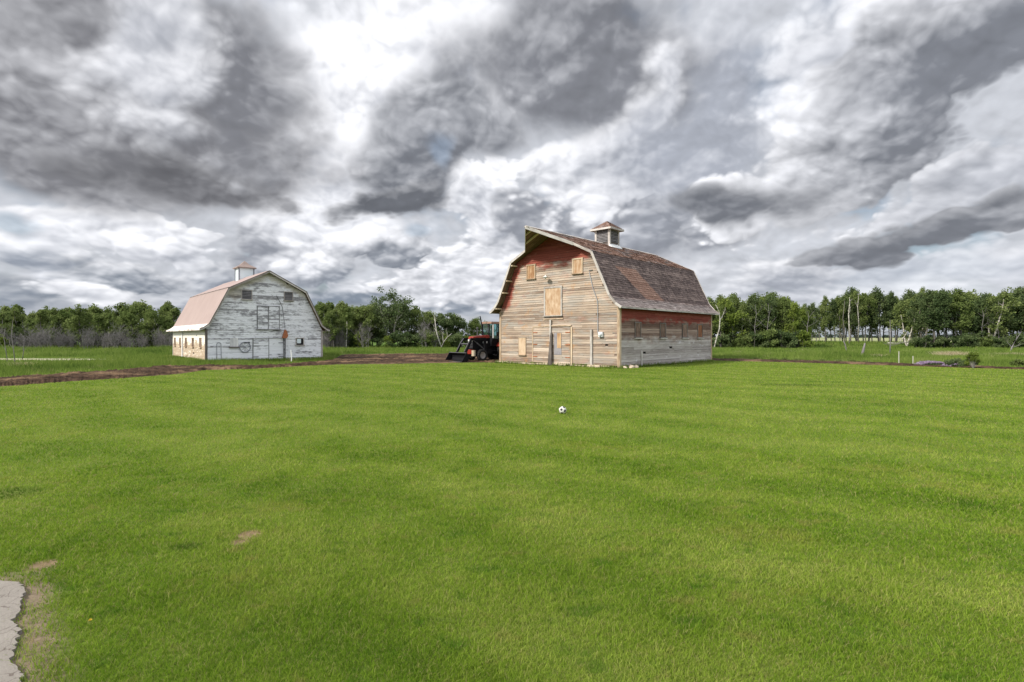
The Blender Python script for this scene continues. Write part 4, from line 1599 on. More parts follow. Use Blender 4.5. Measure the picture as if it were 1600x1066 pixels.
    w_['label'] = 'window closed with upright white boards'
    mb = MB()
    panel(mb, P, X, FN, 1.70, 2.52, 1.20, 1.27, 0, .15)
    mb.build('window_sill', M['trim_dark'], w_)
    mb = MB()
    panel(mb, P, X, FN, 7.26, 7.88, 1.40, 2.00, 0, .008)
    w_ = mb.build('window', M['dark'], B)
    w_['label'] = 'open dark window with one pale pane'
    mb = MB()
    panel(mb, P, X, FN, 7.33, 7.68, 1.56, 1.95, .008, .018)
    mb.build('pane', M['pane'], w_)
    mb = MB()
    frame_rect(mb, P, X, FN, 7.26, 7.88, 1.40, 2.00, .06, 0, .05, .06)
    mb.build('window_frame', M['trim_grey'], w_)
    # five small windows in the long side
    PS = (-.028, 0, 0)
    for u in (1.45, 4.45, 7.45, 10.2, 12.85):
        board_window(B, 'window', PS, Y, (-1, 0, 0), u, u + .62, 1.26, 2.02, M['brown_panel'], M['trim_tan'], sill=.03, w=.05, proud=.012)
    mb = MB()
    mb.box((-.10, 9.15, .0), (-.03, 9.45, 2.7), .9, uv=lambda q: (q[2], q[1]))
    mb.build('batten', M['white_boards'], B)
    return B


M['casing'] = mat('grey door casing', wood_fn((.12, .12, .125), (.36, .36, .37)), 0.8, 0.2)
M['pane'] = M_flat('pale translucent pane', (.66, .74, .78), 0.3, 0.05, 1.0, 0.5)
M['cupola_metal'] = M_flat('pinkish metal', (.27, .205, .18), 0.6, 0.2)
M['white_boards'] = mat('off white boards', wood_fn((.45, .45, .47), (.78, .77, .76)), 0.7, 0.2)
WB = build_white_barn()


def barn_point(B, a, b, z):
    th = B.rotation_euler[2]
    c, s = math.cos(th), math.sin(th)
    return Vector((B.location.x + a * c - b * s, B.location.y + a * s + b * c, z))


# things leaning on or standing by the white barn
r0 = barn_point(WB, 6.18, -.32, 0)
t = empty('rusty_post', r0, .72)
tag(t, 'dark iron post with a rusty sheet metal hood in front of the white barn doors', 'post')
mb = MB()
mb.tube([(0, 0, 0), (0, 0, .9), (0.01, 0, 1.3), (0, 0, 2.15)], .05, 8)
for z in (1.0, 1.45, 1.8):
    mb.box((-.10, -.05, z), (-.02, .05, z + .08))
mb.build('post', M['dark_iron'], t)
mb = MB()
mb.hexa([(-.30, -.22, 2.02), (.12, -.24, 2.0), (.10, .16, 2.0), (-.24, .16, 2.03), (-.05, -.10, 2.78), (.10, -.10, 2.72), (.10, .02, 2.72), (-.05, .02, 2.78)], .5)
mb.hexa([(.10, -.2, 2.05), (.24, -.12, 2.2), (.22, .05, 2.2), (.1, .1, 2.05), (.08, -.1, 2.70), (.18, -.06, 2.60), (.18, .0, 2.60), (.08, .02, 2.70)], .5)
mb.build('hood', M['rust'], t)
p0, p1, p2 = barn_point(WB, 6.2, -.3, 2.72), barn_point(WB, 6.05, -.06, 4.75), barn_point(WB, 5.55, -.06, 5.75)
mb = MB()
mb.tube([p0, p1, p1 + (p2 - p1) * .3 + Vector((0, 0, .04)), p2], .02, 5)
tag(mb.build('hanging_wire', M['dark_iron']), 'thin dark wire running up the white gable from the rusty hood', 'wire')
t = empty('wagon_wheel', barn_point(WB, 2.95, -.10, 1.25), .72)
tag(t, 'spoked grey iron wheel hung on the white barn wall beside the boarded window', 'wheel')
mb = MB()
n = 28
mb.tube([(math.cos(2 * math.pi * i / n) * .43, 0, math.sin(2 * math.pi * i / n) * .43) for i in range(n + 1)], .035, 6, False)
mb.build('rim', M['iron_grey'], t)
mb = MB()
mb.lathe((0, -.06, 0), (0, 1, 0), [(0, .0), (0, .06), (.1, .06), (.1, 0)], 10)
mb.build('hub', M['iron_grey'], t)
for i in range(8):
    a = math.pi * i / 4
    mb = MB()
    mb.tube([(math.cos(a) * .05, 0, math.sin(a) * .05), (math.cos(a) * .42, 0, math.sin(a) * .42)], .011, 5)
    mb.build('spoke', M['iron_grey'], t)
mb = MB()
pts = [(0.0, -.10, .32), (0.0, -.07, 1.45)] + [(.16 - .16 * math.cos(math.pi * i / 8), -.06, 1.5 + .15 * math.sin(math.pi * i / 8)) for i in range(9)] + [(.34, -.10, .42), (.30, -.12, .25)]
mb.tube(pts, .022, 6)
o = mb.build('bent_pipe', M['iron_grey'], smooth=True)
o.location = barn_point(WB, .78, -.04, 0)
o.rotation_euler = (0, 0, .72)
tag(o, 'bent iron hoop leaning on the white barn near its left corner', 'pipe')
mb = MB()
mb.tube([(0, 0, -.1), (.0, 0, .5), (-.05, 0, 1.0)], [.045, .045, .04], 8)
o = mb.build('white_stake', M['white_paint'])
q = ground_at(455.5, 565)
o.location = (q.x, q.y, 0)
tag(o, 'short white stake in the grass in front of the white barn', 'stake')
# rubble at the near corner of the red barn
for i, (b, r, d) in enumerate(((.35, .17, .18), (1.05, .24, .22), (1.55, .20, .35), (.75, .12, .42))):
    rr = random.Random(i)
    bm = bmesh.new()
    bmesh.ops.create_icosphere(bm, subdivisions=2, radius=r)
    for v in bm.verts:
        v.co *= 1 + .35 * mnoise.noise(v.co * 5 + Vector((i * 9, 0, 0)))
        v.co.z *= .7
    me = bpy.data.meshes.new('rock')
    bm.to_mesh(me)
    bm.free()
    me.materials.append(M['foundation'])
    o = bpy.data.objects.new('rock', me)
    col.objects.link(o)
    o.location = barn_point(RB, 11.30 + d, b, r * .3)
    tag(o, ['pale stone nearest the front corner of the red barn', 'largest pale stone at the foot of the red barn side wall', 'pale stone farthest back along the red barn side wall', 'smallest pale stone lying out from the red barn corner'][i], 'rock', 'stones by the red barn corner')


# ------------------------------------------------------------------ trees and shrubs
def leaf_fn(dk, lt, yl):
    def fn(k):
        t = k.attr('tone')
        oi = k.node('ShaderNodeObjectInfo')
        r = V(k, oi.outputs['Random'])
        f = t * 0.75 + r * 0.30
        return k.ramp(f, [(0.0, dk), (0.45, lt), (1.0, yl)])
    return fn


M['leaf'] = blade_mat('poplar leaves', leaf_fn((.058, .090, .028), (.135, .182, .055), (.26, .305, .115)))
M['leaf_dark'] = blade_mat('dark green leaves', leaf_fn((.040, .066, .028), (.090, .130, .052), (.185, .225, .10)))
M['leaf_yellow'] = blade_mat('fresh green leaves', leaf_fn((.065, .10, .020), (.15, .205, .040), (.27, .32, .085)))
M['bark'] = mat('grey bark', lambda k: k.mix(obj_noise(k, 5, 4, 0.7), (.05, .045, .04), (.20, .185, .165)), 0.9, 0.1)
M['bark_pale'] = mat('pale poplar bark', lambda k: k.mix(k.step(obj_noise(k, 4, 4, 0.7), 0.35, 0.6), (.16, .14, .12), (.52, .50, .45)), 0.85, 0.15)
M['twig'] = mat('dead grey twigs', lambda k: k.mix(obj_noise(k, 2, 3, 0.6), (.10, .09, .09), (.27, .255, .25)), 0.9, 0.1)


def branch_path(rng, p, d, L, n=5, wander=0.18, up=0.05):
    pts = [Vector(p)]
    d = Vector(d).normalized()
    for i in range(n):
        d = (d + Vector((rng.gauss(0, wander), rng.gauss(0, wander), rng.gauss(0, wander * .6) + up))).normalized()
        pts.append(pts[-1] + d * (L / n))
    return pts


def leaves(npr, centers, radii, counts, size):
    P, S = [], []
    for c, r, n in zip(centers, radii, counts):
        d = npr.randn(n, 3)
        d /= np.linalg.norm(d, axis=1)[:, None] + 1e-9
        rr = r * npr.rand(n) ** 0.45
        P.append(np.array(c) + d * rr[:, None] * np.array([1, 1, .8]))
        S.append(np.full(n, npr.rand() * 0.55))
    P = np.concatenate(P)
    base = np.concatenate(S)
    n = len(P)
    a = npr.randn(n, 3)
    a /= np.linalg.norm(a, axis=1)[:, None]
    b = np.cross(a, npr.randn(n, 3))
    b /= np.linalg.norm(b, axis=1)[:, None]
    s = size * (0.55 + 0.9 * npr.rand(n))[:, None]
    q = np.stack([P - a * s * .5, P + b * s * .36, P + a * s * .5, P - b * s * .36], 1)
    tone = np.clip(base + 0.45 * npr.rand(n), 0, 1)
    return q.reshape(-1, 3), np.arange(n * 4).reshape(-1, 4), tone


def make_tree(name, seed, H, R_, base, lean=0.0, nlimb=9, nclus=46, per=52, size=.30, leaf='leaf', bark='bark', clus=(.5, .95), trunk_r=.14, forks=1, dead=0, top_w=0.6):
    """trunk (with limbs) and crown as two children of an Empty"""
    rng = random.Random(seed)
    npr = np.random.RandomState(seed)
    E = empty(name, (0, 0, 0))
    mb = MB()
    centers = []
    for fk in range(forks):
        sp = 0.0 if forks == 1 else 0.22
        d0 = Vector((lean + rng.gauss(0, .05) + sp * math.cos(fk * 2.4), rng.gauss(0, .05) + sp * math.sin(fk * 2.4), 1))
        tr = branch_path(rng, (rng.gauss(0, .1) * (fk > 0), rng.gauss(0, .1) * (fk > 0), -.15), d0, H * rng.uniform(.86, .96) * (1 if fk == 0 else .85), 9, .07, .10)
        rad = [trunk_r * (1 - i / 10.2) ** 0.8 + .012 for i in range(10)]
        mb.tube(tr, rad, 6, False)
        for i in range(nlimb // forks + 1):
            f = base + (0.97 - base) * (i + rng.random()) / (nlimb // forks + 1)
            j = min(8, int(f * 9))
            p = tr[j].lerp(tr[j + 1], f * 9 - j)
            ang = rng.random() * 6.28
            prof = math.sin(math.pi * min(1, ((f - base) / (1 - base)) * (1 - top_w * .35) + .18)) ** .7
            l = R_ * prof * rng.uniform(.6, 1.15)
            br = branch_path(rng, p, (math.cos(ang), math.sin(ang), rng.uniform(.25, .8)), l, 4, .2, .08)
            r0 = trunk_r * .42 * (1 - f * .6)
            mb.tube(br, [r0, r0 * .8, r0 * .6, r0 * .4, r0 * .2], 4, False)
            centers += [br[2], br[3], br[4]]
            for q in range(2):
                ang2 = rng.random() * 6.28
                b2 = branch_path(rng, br[2], (math.cos(ang2), math.sin(ang2), .5), l * .5, 3, .2, .05)
                mb.tube(b2, [r0 * .45, r0 * .3, r0 * .2, r0 * .1], 3, False)
                centers.append(b2[-1])
        centers += [tr[-1], tr[-2]]
    for q in range(dead):
        f = rng.uniform(.15, base + .1)
        j = min(8, int(f * 9))
        p = tr[j]
        ang = rng.random() * 6.28
        br = branch_path(rng, p, (math.cos(ang), math.sin(ang), rng.uniform(-.1, .5)), R_ * rng.uniform(.5, 1.1), 4, .28, .0)
        mb.tube(br, [.03, .025, .02, .014, .008], 4, False)
    t = mb.build('trunk', M[bark], E, smooth=True)
    rng.shuffle(centers)
    cs = [centers[i % len(centers)] + Vector((rng.gauss(0, .22), rng.gauss(0, .22), rng.gauss(0, .22))) * R_ * .45 for i in range(nclus)]
    rr = [rng.uniform(*clus) * R_ * .36 for _ in cs]
    cnt = [int(per * rng.uniform(.6, 1.4)) for _ in cs]
    v, f, tn = leaves(npr, [tuple(c) for c in cs], rr, cnt, size)
    np_mesh('crown', v, f, M[leaf], tn, E)
    return E


def make_bare(name, seed, H, stems=7, spread=.35, r=.025, bark='twig', twigs=4):
    rng = random.Random(seed)
    E = MB()
    for s in range(stems):
        a = rng.random() * 6.28
        d = (math.cos(a) * spread * rng.random(), math.sin(a) * spread * rng.random(), 1)
        p = branch_path(rng, (rng.gauss(0, .3), rng.gauss(0, .3), -.1), d, H * rng.uniform(.6, 1.05), 7, .12, .05)
        E.tube(p, [r * (1 - i / 8.5) for i in range(8)], 4, False)
        for t in range(twigs):
            q = p[rng.randint(2, 6)]
            a = rng.random() * 6.28
            b = branch_path(rng, q, (math.cos(a), math.sin(a), 1.0), H * rng.uniform(.18, .38), 4, .2, .08)
            E.tube(b, [r * .6, r * .5, r * .4, r * .3, r * .15], 3, False)
            for w in range(2):
                q2 = b[rng.randint(1, 3)]
                a = rng.random() * 6.28
                E.tube(branch_path(rng, q2, (math.cos(a), math.sin(a), 1.0), H * .12, 2, .2, .05), [r * .35, r * .25, r * .12], 3, False)
    return E.build(name, M[bark])


def place(proto, used, x, y, s=1.0, rz=None, label=None, group=None, cat=None, rng=random, z=None, sz=None):
    o = proto if not used.get(proto.name) else copy_tree(proto)
    used[proto.name] = True
    o.location = (x, y, float(height(x, y)) if z is None else z)
    o.rotation_euler = (0, 0, rng.random() * 6.28 if rz is None else rz)
    o.scale = (s, s, s if sz is None else sz)
    tag(o, label, cat, group)
    return o


used = {}
rt = random.Random(77)
# ---- left wood: slim aspens, three rows
aspL = [make_tree('aspen_tree', 100 + i, 7.0, 1.5, .22, nlimb=11, nclus=60, per=34, size=.24, clus=(.6, 1.2), leaf='leaf', bark='bark_pale' if i % 2 else 'bark', trunk_r=.085, top_w=.4) for i in range(6)]
x = -108.0
i = 0
while x < -26:
    for row in range(4):
        xx = x + rt.uniform(-.9, .9)
        y = 94 + row * 4.2 + rt.uniform(-1.5, 1.5) + max(0, (xx + 56)) * .10
        sc_ = rt.uniform(.84, 1.16) * (1.0 + .04 * row) * (y / 94) * (.93 if xx < -78 else 1.02)
        kd = rt.randint(0, 5)
        place(aspL[kd], used, xx, y, sc_ * rt.uniform(.95, 1.08), None,
              'slim ' + ['grey barked', 'pale barked'][kd % 2] + ' aspen in the ' + ['front', 'second', 'third', 'hindmost'][row] + ' row of the left wood, ' + ['left half', 'right half'][xx > -72],
              'aspens of the left wood', 'tree', rt, sz=sc_)
    x += 2.25
    i += 1
# grey leafless willow brush along its foot
bare = [make_bare('bare_shrub', 200 + i, 4.0, 16, .36, .026, twigs=6) for i in range(5)]
x = -106.0
while x < -32:
    for row in range(2):
        if rt.random() < (.5 if x < -88 else .8):
            xx, y = x + rt.uniform(-.6, .6), 89.5 + row * 1.9 + rt.uniform(-.8, .8) + max(0, (x + 56)) * .10
            place(bare[rt.randint(0, 4)], used, xx, y, rt.uniform(.5, 1.18), None, 'leafless grey brush along the foot of the left wood', 'grey brush by the left wood', 'shrub', rt)
    x += 1.35
bush = [make_tree('leafy_bush', 300 + i, 2.6, 1.7, .02, nlimb=8, nclus=26, per=60, size=.26, leaf=['leaf', 'leaf_yellow', 'leaf_dark'][i], bark='bark', trunk_r=.05, forks=3, clus=(.6, 1.1)) for i in range(3)]
x = -106.0
while x < -30:
    place(bush[rt.choice([0, 2])], used, x, 101 + rt.uniform(-1.5, 1.5) + max(0, (x + 56)) * .10, rt.uniform(1.2, 1.7), None, 'leafy undergrowth bush among the trunks of the left wood', 'undergrowth of the left wood', 'shrub', rt)
    x += 2.6
g = ground_at(58, 545.5)
place(bush[1], used, g.x, 88.5, .95, None, 'round yellow green bush in the grey brush far left', None, 'shrub', rt)
# ---- middle clump
mid = [make_tree('poplar_tree', 400 + i, 8.4, 2.6, .16, nlimb=16, nclus=100, per=38, size=.29, leaf=['leaf', 'leaf_dark', 'leaf', 'leaf_yellow'][i], bark='bark_pale', trunk_r=.13, forks=1 + i % 2, dead=2, clus=(.5, .95)) for i in range(4)]
big = make_tree('broad_poplar', 444, 10.3, 4.6, .10, nlimb=34, nclus=230, per=36, size=.30, leaf='leaf_dark', bark='bark_pale', trunk_r=.2, forks=3, dead=4, clus=(.36, .70))
place(big, used, (612 - 800) / 840 * 101, 101, 1.0, .4, 'tallest broad dark poplar standing between the two barns', None, 'tree', rt)
for px, top, y, kind, sxy in ((470, 478, 108, 0, 1), (492, 474, 107, 3, 1), (503, 474, 104, 3, 1), (530, 478, 106, 0, 1), (545, 474, 104, 0, 1.1), (560, 474, 101, 0, 1.1), (575, 472, 105, 1, 1.0),
                              (590, 470, 107, 2, 1), (632, 470, 106, 1, 1.1), (650, 473, 104, 2, 1), (664, 482, 101, 0, 1), (678, 486, 104, 2, 1), (692, 485, 102, 1, 1.05), (706, 487, 103, 0, 1),
                              (722, 492, 104, 1, .9), (735, 494, 106, 0, .9), (519, 480, 110, 2, 1), (605, 480, 112, 0, 1), (668, 486, 110, 1, 1), (700, 492, 111, 2, 1), (745, 498, 112, 1, 1), (765, 500, 114, 0, 1)):
    H = EYE + (527 - top) / 840 * y
    s = H / 8.6
    place(mid[kind], used, (px - 800) / 840 * y, y, s * sxy * rt.uniform(.92, 1.08), None, ['leafy green', 'dark green', 'two stemmed green', 'yellow green'][kind] + ' poplar ' + ('nearer the white barn' if px < 600 else 'nearer the tractor') + ' in the clump between the barns', 'poplars between the barns', 'tree', rt, sz=s)
x = -40.0
while x < -7:
    y = 98.0 + rt.uniform(-1, 2.5)
    place(bush[rt.choice([0, 2, 2, 1])], used, x, y, rt.uniform(.7, 1.25), None, 'low leafy bush at the foot of the poplars between the barns', 'bushes between the barns', 'shrub', rt)
    x += rt.uniform(1.4, 2.4)
for px in (508, 515, 524, 531, 538, 572, 664, 680):
    place(bare[rt.randint(0, 4)], used, (px - 800) / 840 * 97, 97 + rt.uniform(-.5, .5), rt.uniform(.9, 1.35), None, 'leafless grey brush in front of the poplars between the barns', 'grey brush between the barns', 'shrub', rt)
# pale leaning trunk left of the tractor
def snag(name, pts, rads, bark, label, cat, branches=(), seed=1):
    rng = random.Random(seed)
    mb = MB()
    o = Vector(pts[0])
    P = [Vector(p) - o for p in pts]
    mb.tube(P, rads, 6, True)
    for (i, d, L, r) in branches:
        b = branch_path(rng, P[i], d, L, 4, .18, .04)
        mb.tube(b, [r, r * .8, r * .6, r * .4, r * .2], 4, False)
        for j in (2, 3):
            mb.tube(branch_path(rng, b[j], (d[0] + rng.gauss(0, .6), rng.gauss(0, .5), d[2] + .6), L * .4, 3, .2, .05), [r * .5, r * .4, r * .25, r * .1], 3, False)
    ob = mb.build(name, M[bark], smooth=True)
    ob.location = o
    tag(ob, label, cat)
    return ob


def W_(px, py, y):      # point of the world at depth y seen at a place of the photograph
    return ((px - 800) / 840 * y, y, EYE + (527 - py) / 840 * y)


snag('leaning_dead_tree', [W_(690, 543.5, 97), W_(685, 530, 97), W_(682, 518, 97), W_(680, 505, 97.5), W_(678, 492, 98)], [.13, .12, .10, .07, .03], 'bark_pale',
     'pale bare trunk leaning left in front of the poplars near the tractor', 'dead tree', ((2, (-.6, 0, .8), 1.6, .05), (3, (.5, 0, .8), 1.2, .04)), 3)
snag('forked_dead_tree', [W_(689, 544, 96), W_(693, 535, 96), W_(699, 527, 96), W_(706, 521, 96.5)], [.09, .08, .06, .03], 'bark_pale',
     'pale forked dead trunk leaning right near the tractor', 'dead tree', ((1, (-.2, 0, 1), 2.2, .06), (2, (.1, .1, 1), 1.5, .04)), 4)
# ---- right wood
rgt = [make_tree('windbreak_tree', 500 + i, 11.5, 2.7, [.30, .26, .20, .34, .14, .24][i], nlimb=17, nclus=105, per=34, size=.30, leaf=['leaf', 'leaf_dark', 'leaf', 'leaf_dark', 'leaf_yellow', 'leaf'][i], bark=['bark', 'bark', 'bark_pale'][i % 3], trunk_r=.15, forks=1 + (i == 2), dead=5, clus=(.5, 1.0), top_w=.2) for i in range(6)]



KIND_R = ['tall green', 'dark green', 'pale barked green', 'dark high crowned', 'fresh yellow green', 'loose green']
ROW_W = ['front row', 'second row', 'back row']


def top_y(px):
    return float(np.interp(px, [1080, 1110, 1150, 1175, 1200, 1230, 1245, 1262, 1290, 1315, 1345, 1400, 1460, 1500, 1560, 1600, 1700, 1900], [462, 462, 458, 456, 453, 450, 470, 474, 460, 447, 444, 448, 446, 445, 446, 444, 444, 440]))


def put_right(px, y, kind, lab, grp, sxy=1.0, dt=0.0):
    z = float(height((px - 800) / 840 * y, y))
    H = EYE + (527 - top_y(px) - dt) / 840 * y - z
    s = H / 11.6
    place(rgt[kind], used, (px - 800) / 840 * y, y, s * sxy, None, lab, grp, 'tree', rt, sz=s)


px = 1086.0
while px < 1262:        # dense block behind the big barn
    for ri, y in enumerate((99, 103.5, 108)):
        kd = rt.choice([0, 1, 2, 4, 5])
        put_right(px + rt.uniform(-5, 5), y + rt.uniform(-1.5, 1.5), kd, KIND_R[kd] + ' poplar in the ' + ROW_W[ri] + ' of the block right of the big barn', 'poplars right of the big barn', rt.uniform(.8, 1.1), rt.uniform(-7, 9))
    px += 12.0
px = 1255.0
while px < 1445:        # thin row one can look through
    kd = rt.choice([0, 1, 3])
    put_right(px + rt.uniform(-3, 3), 124 + rt.uniform(-1.5, 1.5), kd, KIND_R[kd] + ' poplar in the near line of the thin windbreak at right', 'thin windbreak row', rt.uniform(.55, .8), rt.uniform(-6, 14))
    kd = rt.choice([1, 2, 5])
    put_right(px + 5 + rt.uniform(-3, 3), 129 + rt.uniform(-1.5, 1.5), kd, KIND_R[kd] + ' poplar in the far line of the thin windbreak at right', 'thin windbreak row', rt.uniform(.60, .85), rt.uniform(0, 12))
    px += 11.0
px = 1418.0
while px < 1760:        # thick block at the far right
    for ri, y in enumerate((98, 103.5, 110)):
        kd = rt.choice([0, 1, 2, 3, 5])
        if px < 1435 and y < 109:
            continue
        put_right(px + rt.uniform(-5, 5), y + rt.uniform(-1.5, 1.5), kd, KIND_R[kd] + ' poplar in the ' + ROW_W[ri] + ' of the thick wood at the far right', 'poplars of the far right wood', rt.uniform(.8, 1.15), rt.uniform(-4, 9))
    px += 14.5
px = 1100.0
while px < 1255:
    y = 95.5 + rt.uniform(-1, 3)
    place(bush[rt.choice([0, 2, 2, 1])], used, (px - 800) / 840 * y, y, rt.uniform(.75, 1.35) * (.7 if px < 1130 else 1), None, 'low leafy bush in front of the poplars right of the big barn', 'bushes right of the big barn', 'shrub', rt)
    px += rt.uniform(8, 13)
px = 1432.0
while px < 1700:
    y = 93.5 + rt.uniform(-1, 4)
    place(bush[rt.choice([0, 2, 2])], used, (px - 800) / 840 * y, y, rt.uniform(.7, 1.2), None, 'low leafy bush in front of the far right wood', 'bushes of the far right wood', 'shrub', rt)
    px += rt.uniform(9, 16)
# single bare and pale trunks
snag('crooked_dead_tree', [W_(1115, 547, 92), W_(1119, 531, 92), W_(1124, 514, 92), W_(1125, 500, 92), W_(1124, 488, 92), W_(1118, 476, 92)], [.11, .10, .09, .08, .05, .02], 'bark_pale',
     'pale crooked trunk just right of the big barn back corner', 'dead tree', ((3, (.8, 0, .7), 2.2, .05), (4, (-.5, 0, .8), 1.2, .04), (3, (.5, .1, 1), 2.6, .05)), 5)
snag('white_dead_tree', [W_(1327, 537, 112), W_(1327, 515, 112), W_(1326, 490, 112), W_(1328, 470, 112), W_(1327, 465, 112)], [.12, .11, .09, .07, .04], 'bark_pale',
     'tall white dead trunk with broken top in the thin windbreak', 'dead tree', ((2, (.3, 0, 1), 1.6, .05), (3, (.8, 0, .5), .8, .05)), 6)
snag('white_dead_tree', [W_(1341, 531, 114), W_(1342, 505, 114), W_(1340, 480, 114), W_(1342, 458, 114)], [.08, .07, .05, .02], 'bark_pale',
     'slender white trunk standing right of the broken one', 'dead tree', ((2, (-.4, 0, 1), 1.5, .04),), 7)
snag('grey_dead_tree', [W_(1319, 545, 108), W_(1320, 520, 108), W_(1317, 498, 108), W_(1320, 470, 108)], [.10, .09, .07, .03], 'bark',
     'grey trunk standing left of the white broken trunk', 'dead tree', ((1, (-.5, 0, 1), 2.0, .05),), 8)
snag('leaning_snag', [W_(1323, 551, 73), W_(1322, 545, 73), W_(1320.5, 538, 73), W_(1318, 533, 73)], [.09, .08, .07, .05], 'twig', 'short grey snag in front of the thin windbreak trunks', 'stump', (), 9)
snag('stump', [W_(1346, 557.5, 59), W_(1348.5, 549, 59), W_(1350, 543, 59), W_(1351.5, 536, 59)], [.14, .13, .11, .06], 'twig', 'grey broken stump leaning right in the rough grass', 'stump', ((2, (.5, 0, .6), .4, .04),), 10)
snag('dead_sapling', [W_(1390.5, 556, 61), W_(1391, 540, 61), W_(1391.5, 520, 61), W_(1390.5, 500, 61)], [.06, .05, .035, .012], 'twig', 'thin dead sapling standing alone left of the white posts', 'dead tree',
     ((1, (-.9, 0, .25), .8, .035), (1, (1, 0, -.25), 1.2, .04), (2, (.3, 0, 1), 1.0, .02)), 11)
snag('leaning_branch', [W_(1406, 534, 100), W_(1413, 526, 100), W_(1418, 518, 100)], [.09, .07, .03], 'bark_pale', 'pale dead branch leaning against the right wood', 'branch', (), 12)
snag('fallen_branch', [W_(1387, 536, 103), W_(1400, 536.5, 103), W_(1425, 535, 103)], [.10, .09, .04], 'bark_pale', 'pale fallen branch lying in the grass before the right wood', 'branch', (), 13)
snag('crooked_dead_tree', [W_(1577, 556, 76), W_(1581, 543, 76), W_(1588, 530, 76), W_(1596, 518, 76)], [.10, .09, .06, .02], 'twig', 'grey crooked dead tree leaning right at the far right', 'dead tree',
     ((1, (-.6, 0, .8), 1.6, .045), (1, (.9, 0, .3), 1.7, .045), (2, (.2, 0, 1), 1.2, .03)), 14)
for j, (px, top) in enumerate(((1180, 470), (1200, 468), (1262, 480), (1475, 475), (1493, 470), (1535, 478), (1560, 465))):
    y = 96.5
    snag('bare_tree', [W_(px, 545, y), W_(px + 1, 530, y), W_(px - 1, 512, y), W_(px + 2, (top + 512) / 2, y), W_(px, top + 6, y)], [.075, .065, .05, .035, .015], 'twig',
         ['bare pale tree in front of the poplars nearest the big barn', 'bare pale tree with twiggy top near the first open gap', 'bare tree at the left end of the thin windbreak',
          'bare grey branching tree at the left of the far right wood', 'bare grey tree with spreading limbs over a green bush', 'thin bare tree in the middle of the far right wood', 'tall bare tree rising through the far right wood'][j], 'dead tree',
         ((2, (-.8, 0, .5), 2.4, .03), (2, (.8, 0, .6), 2.6, .03), (3, (.6, .2, .8), 2.0, .025), (3, (-.7, .1, .8), 2.0, .025), (1, (.7, 0, .5), 1.8, .03)), 20 + j)
# thin dead saplings at the left by the slough
for j, (px, py, topy, y) in enumerate(((24, 573, 500, 40.0), (35, 560, 520, 52.5), (12, 566, 512, 45.5))):
    snag('dead_sapling', [W_(px, 527 + 840 * 2.15 / y, y), W_(px - 3 + 5 * (j % 2), (py + topy) / 2 + 8, y), W_(px - 6 + 9 * (j % 2), (py + topy) / 2 - 12, y), W_(px - 4, topy, y)], [.030, .025, .018, .006], 'twig',
         ['grey leafless sapling rising from the dry clump at far left', 'small pale forked sapling standing in the slough', 'leafless sapling at the left edge of the photo'][j], 'dead tree',
         ((1, (-.7, 0, .8), 1.0, .014), (1, (.7, 0, .9), 1.1, .014), (2, (.4, 0, 1), .8, .010), (2, (-.4, 0, 1), .8, .010)), 40 + j)


def dry_clump(px, py, w, h, label, seed, col_=None, n=900, name='dry_grass_clump'):
    g = ground_at(px, py)
    rng = np.random.RandomState(seed)
    x, y = rng.randn(n) * w / 3, rng.randn(n) * w / 4
    v, f = tri_blades(rng, x, y, -.02, h * (.5 + rng.rand(n)), .02 + .02 * rng.rand(n), 1.1)
    o = np_mesh(name, v, f, M[col_ or 'straw'], rng.rand(n))
    o.location = (g.x, g.y, 0)
    tag(o, label, 'dry grass' if name.startswith('dry') else 'plant')
    return o


M['straw'] = blade_mat('dry straw', lambda k: k.mix(k.attr('tone'), (.30, .24, .13), (.62, .55, .38)))
dry_clump(35, 574, 1.3, .30, 'pale dry grass clump at the foot of the left sapling', 1)
dry_clump(1488, 556, 2.6, .45, 'pile of pale dry stalks behind the yellow green shrub', 2, n=1500)
dry_clump(1472, 556.5, 1.5, .25, 'lower pale dry stalks at the left end of the pile', 4, n=600)
dry_clump(1585, 557, 3.0, .35, 'pale dry grass under the crooked dead tree at the right', 3, n=1300)
for j, (px, py) in enumerate(((1234, 551.5), (1250, 549.5), (1258, 549), (1242, 553), (1152, 552.5), (1366, 558), (1376, 558.5))):
    dry_clump(px, py, .7, .30, ['pale tuft left of the paired tufts in the right field', 'left one of two bright tufts in the right field', 'brightest pale tuft in the right field', 'low pale tuft in front of the paired tufts', 'pale tuft in the field nearest the big barn',
                                  'pale tuft right of the broken stump', 'pale tuft left of the dead sapling foot'][j], 50 + j, n=220)

